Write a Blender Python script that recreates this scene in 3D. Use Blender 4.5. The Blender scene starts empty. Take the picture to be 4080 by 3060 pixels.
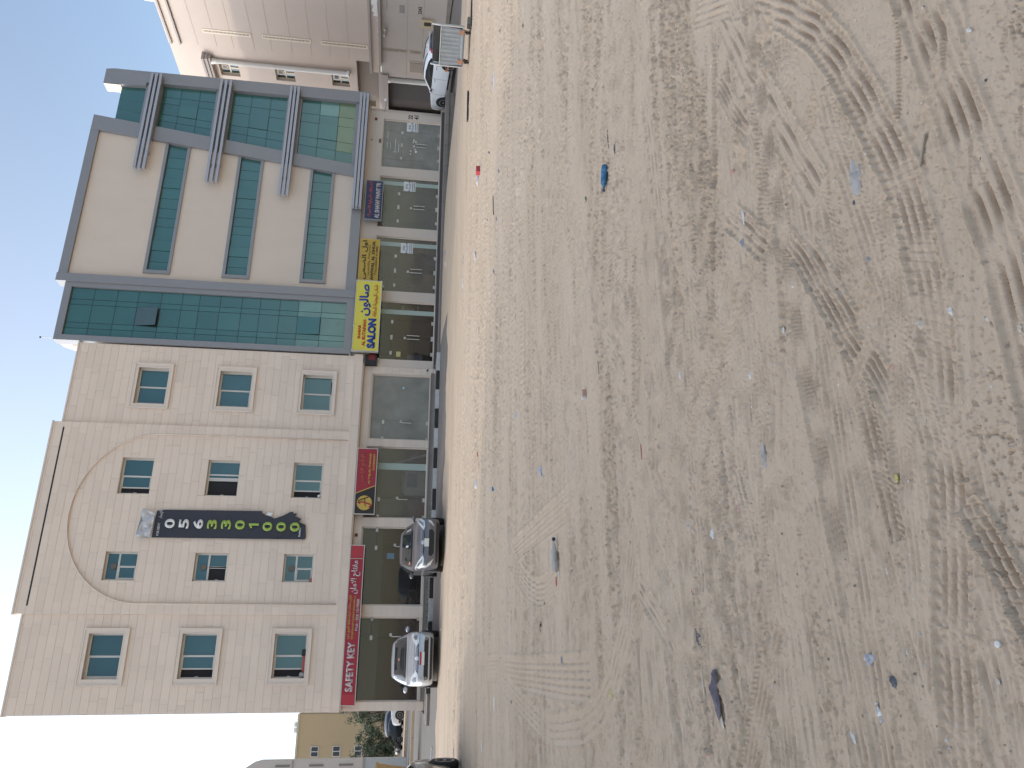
import bpy, bmesh, math, random
import numpy as np
from mathutils import Vector, Matrix
from mathutils.bvhtree import BVHTree
from mathutils.geometry import delaunay_2d_cdt
random.seed(7)
RNG = np.random.default_rng(11)
S = bpy.context.scene
COL = S.collection

# ------------------------------------------------------------------ camera (phone held upright, so the picture lies on its side)
H = 1.5
FOC, ROLL, PITCH, YAW = 3079.8, .04545, .13508, .361926
def cam_axes():
    f = np.array([math.sin(YAW)*math.cos(PITCH), math.cos(YAW)*math.cos(PITCH), -math.sin(PITCH)])
    r = np.array([math.cos(YAW), -math.sin(YAW), 0.0]); d = np.cross(f, r)
    c, s = math.cos(ROLL), math.sin(ROLL)
    return c*r - s*d, s*r + c*d, f
RIGHT, DOWN, FWD = cam_axes()
cam = bpy.data.cameras.new('camera'); cam.sensor_width = 36; cam.lens = 36*FOC/4080
cam.clip_start = .05; cam.clip_end = 3000
camo = bpy.data.objects.new('camera', cam); COL.objects.link(camo)
camo.matrix_world = Matrix(((DOWN[0], RIGHT[0], -FWD[0], 0), (DOWN[1], RIGHT[1], -FWD[1], 0), (DOWN[2], RIGHT[2], -FWD[2], H), (0, 0, 0, 1)))
S.camera = camo
def ray(px, py):
    return RIGHT*((3060-py-1530)/FOC) + DOWN*((px-2040)/FOC) + FWD
def on_ground(px, py, z=0.0):
    r = ray(px, py); t = (z-H)/r[2]; return r[0]*t, r[1]*t

# ------------------------------------------------------------------ sky, sun, exposure
GLOW1, GLOW2 = .95, 1.5
SUN_EL, SUN_AZ = math.radians(24.5), math.radians(65)     # sun to the left and behind the shop fronts (angle from +Y towards -X)
W = bpy.data.worlds.new('World'); S.world = W; W.use_nodes = True
nt = W.node_tree; bg = nt.nodes['Background']
sky = nt.nodes.new('ShaderNodeTexSky'); sky.sky_type = 'NISHITA'; sky.sun_disc = False
sky.sun_elevation = SUN_EL; sky.sun_rotation = -SUN_AZ; sky.air_density = 1.0; sky.dust_density = .5; sky.ozone_density = 2.0
nt.links.new(sky.outputs[0], bg.inputs[0]); bg.inputs[1].default_value = .092
sdir = Vector((-math.sin(SUN_AZ)*math.cos(SUN_EL), math.cos(SUN_AZ)*math.cos(SUN_EL), math.sin(SUN_EL)))
def wn(t, **k):
    n = nt.nodes.new(t)
    for a, v in k.items(): setattr(n, a, v)
    return n
tc = wn('ShaderNodeTexCoord'); dt = wn('ShaderNodeVectorMath', operation='DOT_PRODUCT'); nt.links.new(tc.outputs['Generated'], dt.inputs[0]); dt.inputs[1].default_value = sdir
def mth(op, a, b):
    n = wn('ShaderNodeMath', operation=op)
    for i, v in enumerate((a, b)):
        if isinstance(v, (int, float)): n.inputs[i].default_value = v
        else: nt.links.new(v, n.inputs[i])
    return n.outputs[0]
half = mth('MAXIMUM', mth('MULTIPLY', mth('ADD', dt.outputs['Value'], 1.0), .5), 0.0)     # dusty haze glowing round the sun
glow = mth('ADD', mth('MULTIPLY', mth('POWER', half, 3.0), GLOW1), mth('MULTIPLY', mth('POWER', half, 14.0), GLOW2))
bg2 = wn('ShaderNodeBackground'); bg2.inputs[0].default_value = (.965, .98, 1, 1); nt.links.new(glow, bg2.inputs[1])
ad = wn('ShaderNodeAddShader'); nt.links.new(bg.outputs[0], ad.inputs[0]); nt.links.new(bg2.outputs[0], ad.inputs[1]); nt.links.new(ad.outputs[0], nt.nodes['World Output'].inputs[0])
sl = bpy.data.lights.new('sun', 'SUN'); sl.energy = .5; sl.angle = math.radians(1.5); sl.color = (1, .9, .76)
so = bpy.data.objects.new('sun', sl); COL.objects.link(so)
so.rotation_euler = sdir.to_track_quat('Z', 'Y').to_euler(); so.location = sdir*100
S.view_settings.view_transform = 'Standard'; S.view_settings.look = 'None'; S.view_settings.gamma = 1
S.view_settings.use_curve_mapping = False; S.view_settings.exposure = 1.0

# ------------------------------------------------------------------ materials
def lin(c):
    return tuple(((v/255)/12.92 if v/255 <= .04045 else ((v/255+.055)/1.055)**2.4) for v in c)
MATS = {}
def mat(name, rgb, rough=.8, metal=0.0, var=.0, scale=3.0, bump=0.0, bscale=60.0, alpha=1.0, rnd=0.0, isl=0.0, spec=.5, coat=0.0, trans=0.0, stain=0.0, stain_rgb=(.1, .08, .06), stretch=(1, 1, 1), emit=None):
    m = bpy.data.materials.new(name); m.use_nodes = True; MATS[name] = m
    n = m.node_tree; p = n.nodes['Principled BSDF']; L = n.links.new
    p.inputs['Base Color'].default_value = (*rgb, 1); p.inputs['Roughness'].default_value = rough; p.inputs['Metallic'].default_value = metal
    p.inputs['Alpha'].default_value = alpha; p.inputs['Specular IOR Level'].default_value = spec; p.inputs['Coat Weight'].default_value = coat
    p.inputs['Transmission Weight'].default_value = trans
    pos = n.nodes.new('ShaderNodeNewGeometry')
    mp = n.nodes.new('ShaderNodeMapping'); mp.inputs['Scale'].default_value = stretch; L(pos.outputs['Position'], mp.inputs[0])
    col = None
    if var or rnd or isl:
        val = None
        def add(sock, k):
            nonlocal val
            a = n.nodes.new('ShaderNodeMath'); a.operation = 'MULTIPLY_ADD'; L(sock, a.inputs[0]); a.inputs[1].default_value = k
            if val is None: a.inputs[2].default_value = 1 - k*.5
            else:
                L(val, a.inputs[2]); b = n.nodes.new('ShaderNodeMath'); b.operation = 'SUBTRACT'; L(a.outputs[0], b.inputs[0]); b.inputs[1].default_value = k*.5; val = b.outputs[0]; return
            val = a.outputs[0]
        if var:
            t = n.nodes.new('ShaderNodeTexNoise'); t.inputs['Scale'].default_value = scale; t.inputs['Detail'].default_value = 7; t.inputs['Roughness'].default_value = .62
            L(mp.outputs[0], t.inputs[0]); add(t.outputs[0], var*2)
        if rnd:
            oi = n.nodes.new('ShaderNodeObjectInfo'); add(oi.outputs['Random'], rnd)
        if isl: add(pos.outputs['Random Per Island'], isl)
        mx = n.nodes.new('ShaderNodeVectorMath'); mx.operation = 'SCALE'; mx.inputs[0].default_value = rgb; L(val, mx.inputs['Scale']); col = mx.outputs[0]
    if stain:
        t = n.nodes.new('ShaderNodeTexNoise'); t.inputs['Scale'].default_value = scale*.45; t.inputs['Detail'].default_value = 9; t.inputs['Roughness'].default_value = .7
        L(mp.outputs[0], t.inputs[0])
        r = n.nodes.new('ShaderNodeMapRange'); r.inputs[1].default_value = .5; r.inputs[2].default_value = .75; r.inputs[4].default_value = stain; L(t.outputs[0], r.inputs[0])
        mi = n.nodes.new('ShaderNodeMix'); mi.data_type = 'RGBA'; L(r.outputs[0], mi.inputs[0])
        if col: L(col, mi.inputs[6])
        else: mi.inputs[6].default_value = (*rgb, 1)
        mi.inputs[7].default_value = (*stain_rgb, 1); col = mi.outputs[2]
    if col: L(col, p.inputs['Base Color'])
    if bump:
        t = n.nodes.new('ShaderNodeTexNoise'); t.inputs['Scale'].default_value = bscale; t.inputs['Detail'].default_value = 5
        L(pos.outputs['Position'], t.inputs[0]); b = n.nodes.new('ShaderNodeBump'); b.inputs['Strength'].default_value = bump; b.inputs['Distance'].default_value = .02
        L(t.outputs[0], b.inputs['Height']); L(b.outputs[0], p.inputs['Normal'])
    if emit: p.inputs['Emission Color'].default_value = (*emit, 1); p.inputs['Emission Strength'].default_value = 1
    return m
def dusty_glass(name, tint, dust, dust_rgb, rough=.03):
    """clear pane with a film of dust on it"""
    m = bpy.data.materials.new(name); m.use_nodes = True; MATS[name] = m; n = m.node_tree; L = n.links.new
    n.nodes.remove(n.nodes['Principled BSDF']); out = n.nodes['Material Output']
    tr = n.nodes.new('ShaderNodeBsdfTransparent'); tr.inputs[0].default_value = (*tint, 1)
    gl = n.nodes.new('ShaderNodeBsdfGlossy'); gl.inputs['Roughness'].default_value = rough; gl.inputs[0].default_value = (.95, .93, .91, 1)
    fr = n.nodes.new('ShaderNodeFresnel'); fr.inputs[0].default_value = 1.5
    a = n.nodes.new('ShaderNodeMixShader'); L(fr.outputs[0], a.inputs[0]); L(tr.outputs[0], a.inputs[1]); L(gl.outputs[0], a.inputs[2])
    d = n.nodes.new('ShaderNodeBsdfDiffuse'); d.inputs[0].default_value = (*dust_rgb, 1)
    g = n.nodes.new('ShaderNodeNewGeometry'); t = n.nodes.new('ShaderNodeTexNoise'); t.inputs['Scale'].default_value = 1.3; t.inputs['Detail'].default_value = 7; L(g.outputs['Position'], t.inputs[0])
    r = n.nodes.new('ShaderNodeMapRange'); r.inputs[1].default_value = .3; r.inputs[2].default_value = .7; r.inputs[3].default_value = dust*.75; r.inputs[4].default_value = min(1, dust*1.25); L(t.outputs[0], r.inputs[0])
    b = n.nodes.new('ShaderNodeMixShader'); L(r.outputs[0], b.inputs[0]); L(a.outputs[0], b.inputs[1]); L(d.outputs[0], b.inputs[2]); L(b.outputs[0], out.inputs[0])
    return m

M = dict(
 stone=mat('limestone cladding', (.77, .63, .515), .75, var=.06, scale=.8, rnd=.075, bump=.08, bscale=40, stain=.16, stain_rgb=(.50, .42, .34), stretch=(1, 1, .35)),
 stone2=mat('limestone cut pieces', (.77, .63, .515), .75, var=.06, scale=.8, isl=.075, bump=.08, bscale=40, stain=.16, stain_rgb=(.50, .42, .34), stretch=(1, 1, .35)),
 mould=mat('limestone mouldings', (.74, .63, .535), .75, var=.06, scale=2, bump=.05),
 joint=mat('joint mortar', (.62, .515, .425), .9, var=.06),
 cream=mat('cream render', (.66, .55, .455), .85, var=.06, scale=1.2, bump=.06, bscale=90, stain=.08, stain_rgb=(.4, .3, .23), stretch=(1, 1, .4)),
 creamside=mat('pale cream render', (.72, .62, .50), .85, var=.05),
 cladding=mat('grey aluminium cladding', (.27, .26, .262), .45, metal=.25, var=.06, scale=1.5),
 fin=mat('light grey fins', (.40, .395, .42), .45, metal=.3, var=.05),
 teal=mat('teal mirror glass', (.036, .122, .104), .14, metal=.0, var=.18, scale=.5, rnd=.22, spec=.8, coat=.35),
 tealpale=mat('teal glass with pale blind behind', (.10, .20, .17), .15, var=.35, scale=1.4, rnd=.3, spec=.8, coat=.5),
 tealyellow=mat('teal glass with yellow boards behind', (.15, .20, .10), .2, var=.25, scale=2, rnd=.2, spec=.7, coat=.4),
 mullion=mat('dark mullion gasket', (.025, .045, .05), .5),
 wframe=mat('white window aluminium', (.62, .59, .54), .5, var=.05),
 screen=mat('dark fly screen', (.02, .018, .02), .8),
 wglass=mat('tinted window glass', (.026, .092, .09), .1, var=.12, scale=1, rnd=.25, spec=.9, coat=.5),
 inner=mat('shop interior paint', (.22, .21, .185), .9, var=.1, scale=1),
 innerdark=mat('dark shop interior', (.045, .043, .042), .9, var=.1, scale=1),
 steel=mat('brushed steel', (.62, .60, .56), .35, metal=.7),
 fitting=mat('steel patch fitting', (.50, .46, .42), .4, metal=.4, rnd=.2),
 black=mat('black plastic', (.012, .012, .013), .5),
 rubber=mat('tyre rubber', (.022, .021, .02), .85, var=.1, scale=20),
 marble=mat('brown plinth marble', (.10, .075, .068), .6, var=.2, scale=3),
 concrete=mat('stained concrete', (.26, .225, .195), .9, var=.25, scale=1.5, bump=.15, stain=.4, stain_rgb=(.09, .083, .075)),
 kwhite=mat('white kerb paint', (.60, .57, .53), .8, var=.15, scale=6, stain=.5, stain_rgb=(.2, .18, .16), rnd=.1),
 kblack=mat('black kerb paint', (.035, .033, .032), .8, var=.2, scale=6, stain=.3, stain_rgb=(.14, .12, .1), rnd=.1),
 kcream=mat('faded cream kerb', (.62, .48, .32), .85, var=.12, scale=3),
 asphalt=mat('dusty asphalt', (.18, .155, .135), .95, var=.25, scale=1.1, bump=.15, bscale=80, stain=.45, stain_rgb=(.30, .25, .20), stretch=(.5, 1.6, 1)),
 b3=mat('beige render', (.53, .445, .385), .88, var=.05, scale=.9, bump=.05),
 b3trim=mat('taupe trim', (.36, .315, .29), .85, var=.06),
 b3dark=mat('dark brown wall tone', (.24, .20, .17), .9, var=.06),  # darker brown for the recess wall and small wall details
 white=mat('white paint', (.74, .72, .69), .6, var=.04),
 garage=mat('dark brown shutter', (.035, .027, .027), .7, var=.15, scale=2),
 tan=mat('tan render', (.52, .38, .22), .9, var=.05, scale=.5),
 yellow=mat('yellow panel', (.62, .36, .06), .6, var=.1),
)
# ------------------------------------------------------------------ builders
def wloc(o):
    p = Vector((0, 0, 0))
    while o: p += o.location; o = o.parent
    return p
class MB:
    """collects faces in world coordinates; build() links them as ONE mesh object"""
    def __init__(s): s.v = []; s.f = []; s.sm = False
    def add(s, vs, fs):
        o = len(s.v); s.v += [tuple(map(float, q)) for q in vs]; s.f += [tuple(i+o for i in f) for f in fs]; return s
    def box(s, x0, x1, y0, y1, z0, z1):
        if x0 > x1: x0, x1 = x1, x0
        if y0 > y1: y0, y1 = y1, y0
        if z0 > z1: z0, z1 = z1, z0
        return s.add([(x0,y0,z0),(x1,y0,z0),(x1,y1,z0),(x0,y1,z0),(x0,y0,z1),(x1,y0,z1),(x1,y1,z1),(x0,y1,z1)],
                     [(0,3,2,1),(4,5,6,7),(0,1,5,4),(1,2,6,5),(2,3,7,6),(3,0,4,7)])
    def prism(s, pts, y0, y1):
        """outline in (x, z), from depth y0 (front) to y1"""
        n = len(pts); a = [(x, y0, z) for x, z in pts]; b = [(x, y1, z) for x, z in pts]
        return s.add(a+b, [tuple(range(n)), tuple(range(2*n-1, n-1, -1))] + [(i, i+n, (i+1) % n+n, (i+1) % n) for i in range(n)])
    def slab(s, pts, z0, z1):
        n = len(pts); a = [(x, y, z0) for x, y in pts]; b = [(x, y, z1) for x, y in pts]
        return s.add(a+b, [tuple(range(n-1, -1, -1)), tuple(range(n, 2*n))] + [(i, (i+1) % n, (i+1) % n+n, i+n) for i in range(n)])
    def tube(s, pts, r, n=8, cap=True):
        pts = [Vector(p) for p in pts]; rs = r if isinstance(r, (list, tuple)) else [r]*len(pts); vs = []; fs = []
        for i, p in enumerate(pts):
            d = (pts[min(i+1, len(pts)-1)]-pts[max(i-1, 0)]).normalized()
            a = d.orthogonal().normalized() if i == 0 else (a - d*a.dot(d)).normalized()
            b = d.cross(a)
            vs += [p + (a*math.cos(2*math.pi*k/n) + b*math.sin(2*math.pi*k/n))*rs[i] for k in range(n)]
        for i in range(len(pts)-1):
            fs += [(i*n+k, i*n+(k+1) % n, (i+1)*n+(k+1) % n, (i+1)*n+k) for k in range(n)]
        if cap: fs += [tuple(range(n-1, -1, -1)), tuple(range((len(pts)-1)*n, len(pts)*n))]
        return s.add(vs, fs)
    def lathe(s, prof, o=(0, 0, 0), axis='z', n=20):
        """profile of (radius, height)"""
        vs = []; fs = []
        for r, h in prof:
            for k in range(n):
                a = 2*math.pi*k/n; c, d = r*math.cos(a), r*math.sin(a)
                q = (c, d, h) if axis == 'z' else ((h, c, d) if axis == 'x' else (d, h, c))
                vs.append((q[0]+o[0], q[1]+o[1], q[2]+o[2]))
        for i in range(len(prof)-1):
            fs += [(i*n+k, i*n+(k+1) % n, (i+1)*n+(k+1) % n, (i+1)*n+k) for k in range(n)]
        fs += [tuple(range(n-1, -1, -1)), tuple(range((len(prof)-1)*n, len(prof)*n))]
        return s.add(vs, fs)
    def ball(s, c, r, n=10, sq=(1, 1, 1)):
        vs = []; fs = []; m = n//2+1
        for i in range(m):
            t = math.pi*i/(m-1)
            for k in range(n):
                a = 2*math.pi*k/n; vs.append((c[0]+r*sq[0]*math.sin(t)*math.cos(a), c[1]+r*sq[1]*math.sin(t)*math.sin(a), c[2]+r*sq[2]*math.cos(t)))
        for i in range(m-1): fs += [(i*n+k, (i+1)*n+k, (i+1)*n+(k+1) % n, i*n+(k+1) % n) for k in range(n)]
        return s.add(vs, fs)
    def wall(s, x0, x1, z0, z1, y, holes, depth):
        """front face at depth y with rectangular holes; the reveals of the holes run back by depth"""
        xs = sorted({x0, x1, *[min(max(h[k], x0), x1) for h in holes for k in (0, 1)]}); zs = sorted({z0, z1, *[min(max(h[k], z0), z1) for h in holes for k in (2, 3)]})
        for a, b in zip(xs, xs[1:]):
            for c, d in zip(zs, zs[1:]):
                mx, mz = (a+b)/2, (c+d)/2
                if not any(h[0] < mx < h[1] and h[2] < mz < h[3] for h in holes): s.add([(a,y,c),(b,y,c),(b,y,d),(a,y,d)], [(0,1,2,3)])
        for h in holes:
            a, b, c, d = h
            s.add([(a,y,c),(a,y+depth,c),(a,y+depth,d),(a,y,d)], [(0,1,2,3)]); s.add([(b,y,c),(b,y,d),(b,y+depth,d),(b,y+depth,c)], [(0,1,2,3)])
            s.add([(a,y,c),(b,y,c),(b,y+depth,c),(a,y+depth,c)], [(0,1,2,3)]); s.add([(a,y,d),(a,y+depth,d),(b,y+depth,d),(b,y,d)], [(0,1,2,3)])
        return s
    def turn(s, ang, c=(0, 0), start=0):
        ca, sa = math.cos(ang), math.sin(ang)
        s.v = s.v[:start] + [(c[0]+(x-c[0])*ca-(y-c[1])*sa, c[1]+(x-c[0])*sa+(y-c[1])*ca, z) for x, y, z in s.v[start:]]; return s
    def mesh(s, name, m, org=(0, 0, 0), smooth=False):
        me = bpy.data.meshes.new(name); o = Vector(org)
        me.from_pydata([(x-o[0], y-o[1], z-o[2]) for x, y, z in s.v], [], s.f)
        me.materials.append(M[m] if isinstance(m, str) else m)
        if smooth or s.sm: me.polygons.foreach_set('use_smooth', [True]*len(me.polygons))
        me.update(); return me
    def build(s, name, m, parent=None, loc=None, smooth=False):
        """world coordinates in; origin at the parent (or at loc)"""
        org = wloc(parent) if parent else Vector(loc or (0, 0, 0))
        o = bpy.data.objects.new(name, s.mesh(name, m, org, smooth)); COL.objects.link(o)
        if parent: o.parent = parent
        else: o.location = org
        return o
def tag(o, label, cat, group=None):
    o['label'] = label; o['category'] = cat
    if group: o['group'] = group
    return o
def thing(name, label, cat, loc=(0, 0, 0), group=None):
    o = bpy.data.objects.new(name, None); COL.objects.link(o); o.location = loc; o.empty_display_size = .2
    return tag(o, label, cat, group)
def struct(o): o['kind'] = 'structure'; return o
def stuff(o): o['kind'] = 'stuff'; return o
def inst(o, loc, parent=None, name=None):
    c = o.copy(); COL.objects.link(c)
    if parent: c.parent = parent
    c.location = loc; return c
def copy_tree(o, loc, rot=None):
    c = o.copy(); COL.objects.link(c); c.location = loc
    if rot is not None: c.rotation_euler.z = rot
    for ch in list(o.children):
        d = ch.copy(); COL.objects.link(d); d.parent = c
        for g in list(ch.children):
            e = g.copy(); COL.objects.link(e); e.parent = d
    return c

# ---- lettering: flat raised print, Arabic shaped by hand from presentation forms
AR = {}
for ch, (base, n) in {'\u0622': (0xFE81, 2), '\u0623': (0xFE83, 2), '\u0625': (0xFE87, 2), '\u0626': (0xFE89, 4), '\u0627': (0xFE8D, 2), '\u0628': (0xFE8F, 4), '\u0629': (0xFE93, 2),
    '\u062a': (0xFE95, 4), '\u062b': (0xFE99, 4), '\u062c': (0xFE9D, 4), '\u062d': (0xFEA1, 4), '\u062e': (0xFEA5, 4), '\u062f': (0xFEA9, 2), '\u0630': (0xFEAB, 2), '\u0631': (0xFEAD, 2),
    '\u0632': (0xFEAF, 2), '\u0633': (0xFEB1, 4), '\u0634': (0xFEB5, 4), '\u0635': (0xFEB9, 4), '\u0636': (0xFEBD, 4), '\u0637': (0xFEC1, 4), '\u0639': (0xFEC9, 4), '\u063a': (0xFECD, 4),
    '\u0641': (0xFED1, 4), '\u0642': (0xFED5, 4), '\u0643': (0xFED9, 4), '\u0644': (0xFEDD, 4), '\u0645': (0xFEE1, 4), '\u0646': (0xFEE5, 4), '\u0647': (0xFEE9, 4), '\u0648': (0xFEED, 2),
    '\u0649': (0xFEEF, 2), '\u064a': (0xFEF1, 4)}.items(): AR[ch] = (base, n)
LA = {'\u0627': 0xFEFB, '\u0623': 0xFEF7, '\u0625': 0xFEF9}
def arabic(t):
    out = []; i = 0; prev = False
    while i < len(t):
        c = t[i]
        if c == '\u0644' and i+1 < len(t) and t[i+1] in LA:
            out.append(chr(LA[t[i+1]] + (1 if prev else 0))); prev = False; i += 2; continue
        if c in AR:
            b, n = AR[c]; nx = i+1 < len(t) and t[i+1] in AR
            if n == 2: out.append(chr(b + (1 if prev else 0))); prev = False
            else: out.append(chr(b + ((3 if nx else 1) if prev else (2 if nx else 0)))); prev = nx
        else: out.append(c); prev = False
        i += 1
    return ''.join(reversed(out))
TEXTS = []
def text(s, x0, x1, z0, z1, y, m, parent, name='lettering', ar=False, bold=0.0, thick=.012, keep=False, face='-y', xy=None, tall=False):
    """prints s into the box x0..x1, z0..z1 on a plane at depth y (facing -y), or on a plane x=y facing -x (then x0..x1 runs along -Y)"""
    c = bpy.data.curves.new('t', 'FONT'); c.body = arabic(s) if ar else s; c.resolution_u = 3; c.offset = bold
    o = bpy.data.objects.new('t', c); COL.objects.link(o)
    TEXTS.append((o, x0, x1, z0, z1, y, m, parent, name, thick, keep, face, tall))
def flush_text():
    dg = bpy.context.evaluated_depsgraph_get()
    for o, x0, x1, z0, z1, y, m, parent, name, thick, keep, face, tall in TEXTS:
        me = bpy.data.meshes.new_from_object(o.evaluated_get(dg)); n = len(me.vertices)
        co = np.zeros(n*3); me.vertices.foreach_get('co', co); co = co.reshape(-1, 3); lo = co.min(0); hi = co.max(0); w, h = hi[0]-lo[0], hi[1]-lo[1]
        sx, sz = (x1-x0)/w, (z1-z0)/h
        if keep: sx = sz = min(sx, sz)
        px = (co[:, 0]-lo[0])*sx + (x0+x1)/2 - w*sx/2; pz = (co[:, 1]-lo[1])*sz + (z0+z1)/2 - h*sz/2
        org = wloc(parent)
        if face == '-y': q = np.stack([px-org.x, np.full(n, y-org.y), pz-org.z], 1)
        else: q = np.stack([np.full(n, y-org.x), -px-org.y, pz-org.z], 1)
        me.vertices.foreach_set('co', q.ravel()); me.materials.clear(); me.materials.append(M[m] if isinstance(m, str) else m); me.name = name
        b = bmesh.new(); b.from_mesh(me)
        r = bmesh.ops.extrude_face_region(b, geom=list(b.faces)); d = Vector((0, -thick, 0)) if face == '-y' else Vector((-thick, 0, 0))
        for e in r['geom']:
            if isinstance(e, bmesh.types.BMVert): e.co += d
        b.to_mesh(me); b.free(); me.update()
        t = bpy.data.objects.new(name, me); COL.objects.link(t); t.parent = parent
        bpy.data.objects.remove(o)
    TEXTS.clear()
# ------------------------------------------------------------------ ground
def tableau(seed): return np.random.default_rng(seed).random((256, 256)).astype(np.float32)*2-1
def vn(x, y, seed):
    T = tableau(seed); xi = np.floor(x).astype(np.int64); yi = np.floor(y).astype(np.int64); fx = (x-xi).astype(np.float32); fy = (y-yi).astype(np.float32)
    fx = fx*fx*(3-2*fx); fy = fy*fy*(3-2*fy); a = xi & 255; b = (xi+1) & 255; c = yi & 255; d = (yi+1) & 255
    return (T[a, c]*(1-fx)+T[b, c]*fx)*(1-fy) + (T[a, d]*(1-fx)+T[b, d]*fx)*fy
def sstep(a, b, x):
    t = np.clip((x-a)/(b-a), 0, 1); return t*t*(3-2*t)
def base_z(x, y):
    """the road rises gently towards the shops"""
    return .17*sstep(24.0, 30.4, y)*(1-sstep(18, 25, x)) - .2*sstep(21, 28, x)*sstep(22, 29, y)
class Field:
    def __init__(s, x, y): s.x, s.y = x, y; s.h = np.zeros_like(x); s.rough = np.ones_like(x)
def track(F, pts, width=.2, depth=.013, ribs=4, lug=.045, seed=0, patchy=.0, skew=.6, lugk=.8):
    pts = np.array(pts, float); s0 = 0.0
    for (ax, ay), (bx, by) in zip(pts, pts[1:]):
        Ls = math.hypot(bx-ax, by-ay); ux, uy = (bx-ax)/Ls, (by-ay)/Ls; m = width*.5+.06
        box = np.where((F.x > min(ax, bx)-m) & (F.x < max(ax, bx)+m) & (F.y > min(ay, by)-m) & (F.y < max(ay, by)+m))[0]
        if len(box):
            dx, dy = F.x[box]-ax, F.y[box]-ay; s = dx*ux+dy*uy; d = -dx*uy+dy*ux
            k = (s >= 0) & (s < Ls) & (np.abs(d) < m); i = box[k]; s = s[k]; d = d[k]; e = np.abs(d)/(width*.5); ss = s+s0
            inside = sstep(1.05, .93, e)
            t = (d/(width*.5)*.74+.74)/1.48*ribs; near = np.abs(t-np.round(t))*(1.48/ribs)*width*.5*1.35/1.48; gw = .0032+.009*width
            rib = sstep(gw*1.25, gw*.55, near)*(e < .80)
            lugs = sstep(.25, .5, np.sin(2*math.pi*(ss+skew*np.abs(d))/lug))*(e > .70)*(e < 1.05)
            slit = sstep(.82, .92, np.sin(2*math.pi*(ss-skew*d)/(lug*.8)))*(e < .74)
            h = -depth*(.35*inside + 1.45*rib*(.55+.45*np.sin(ss*23+seed)) + lugk*lugs + .45*min(1, lugk*1.3)*slit*inside)
            h += depth*.7*np.exp(-((e-1.12)/.09)**2) + depth*.3*inside*sstep(gw*1.3, gw*1.9, near)*sstep(gw*3.2, gw*2.2, near)*(e < .8)
            if patchy:
                v = sstep(patchy-.55, patchy-.1, vn(ss*1.3+seed*7.1, np.full_like(ss, seed*3.3), 77)+.25*vn(F.x[i]*9, F.y[i]*9, 78)); h = h*v; inside = inside*v
            F.h[i] = F.h[i]*(1-.92*inside)+h; F.rough[i] *= 1-.8*inside
        s0 += Ls
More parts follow.
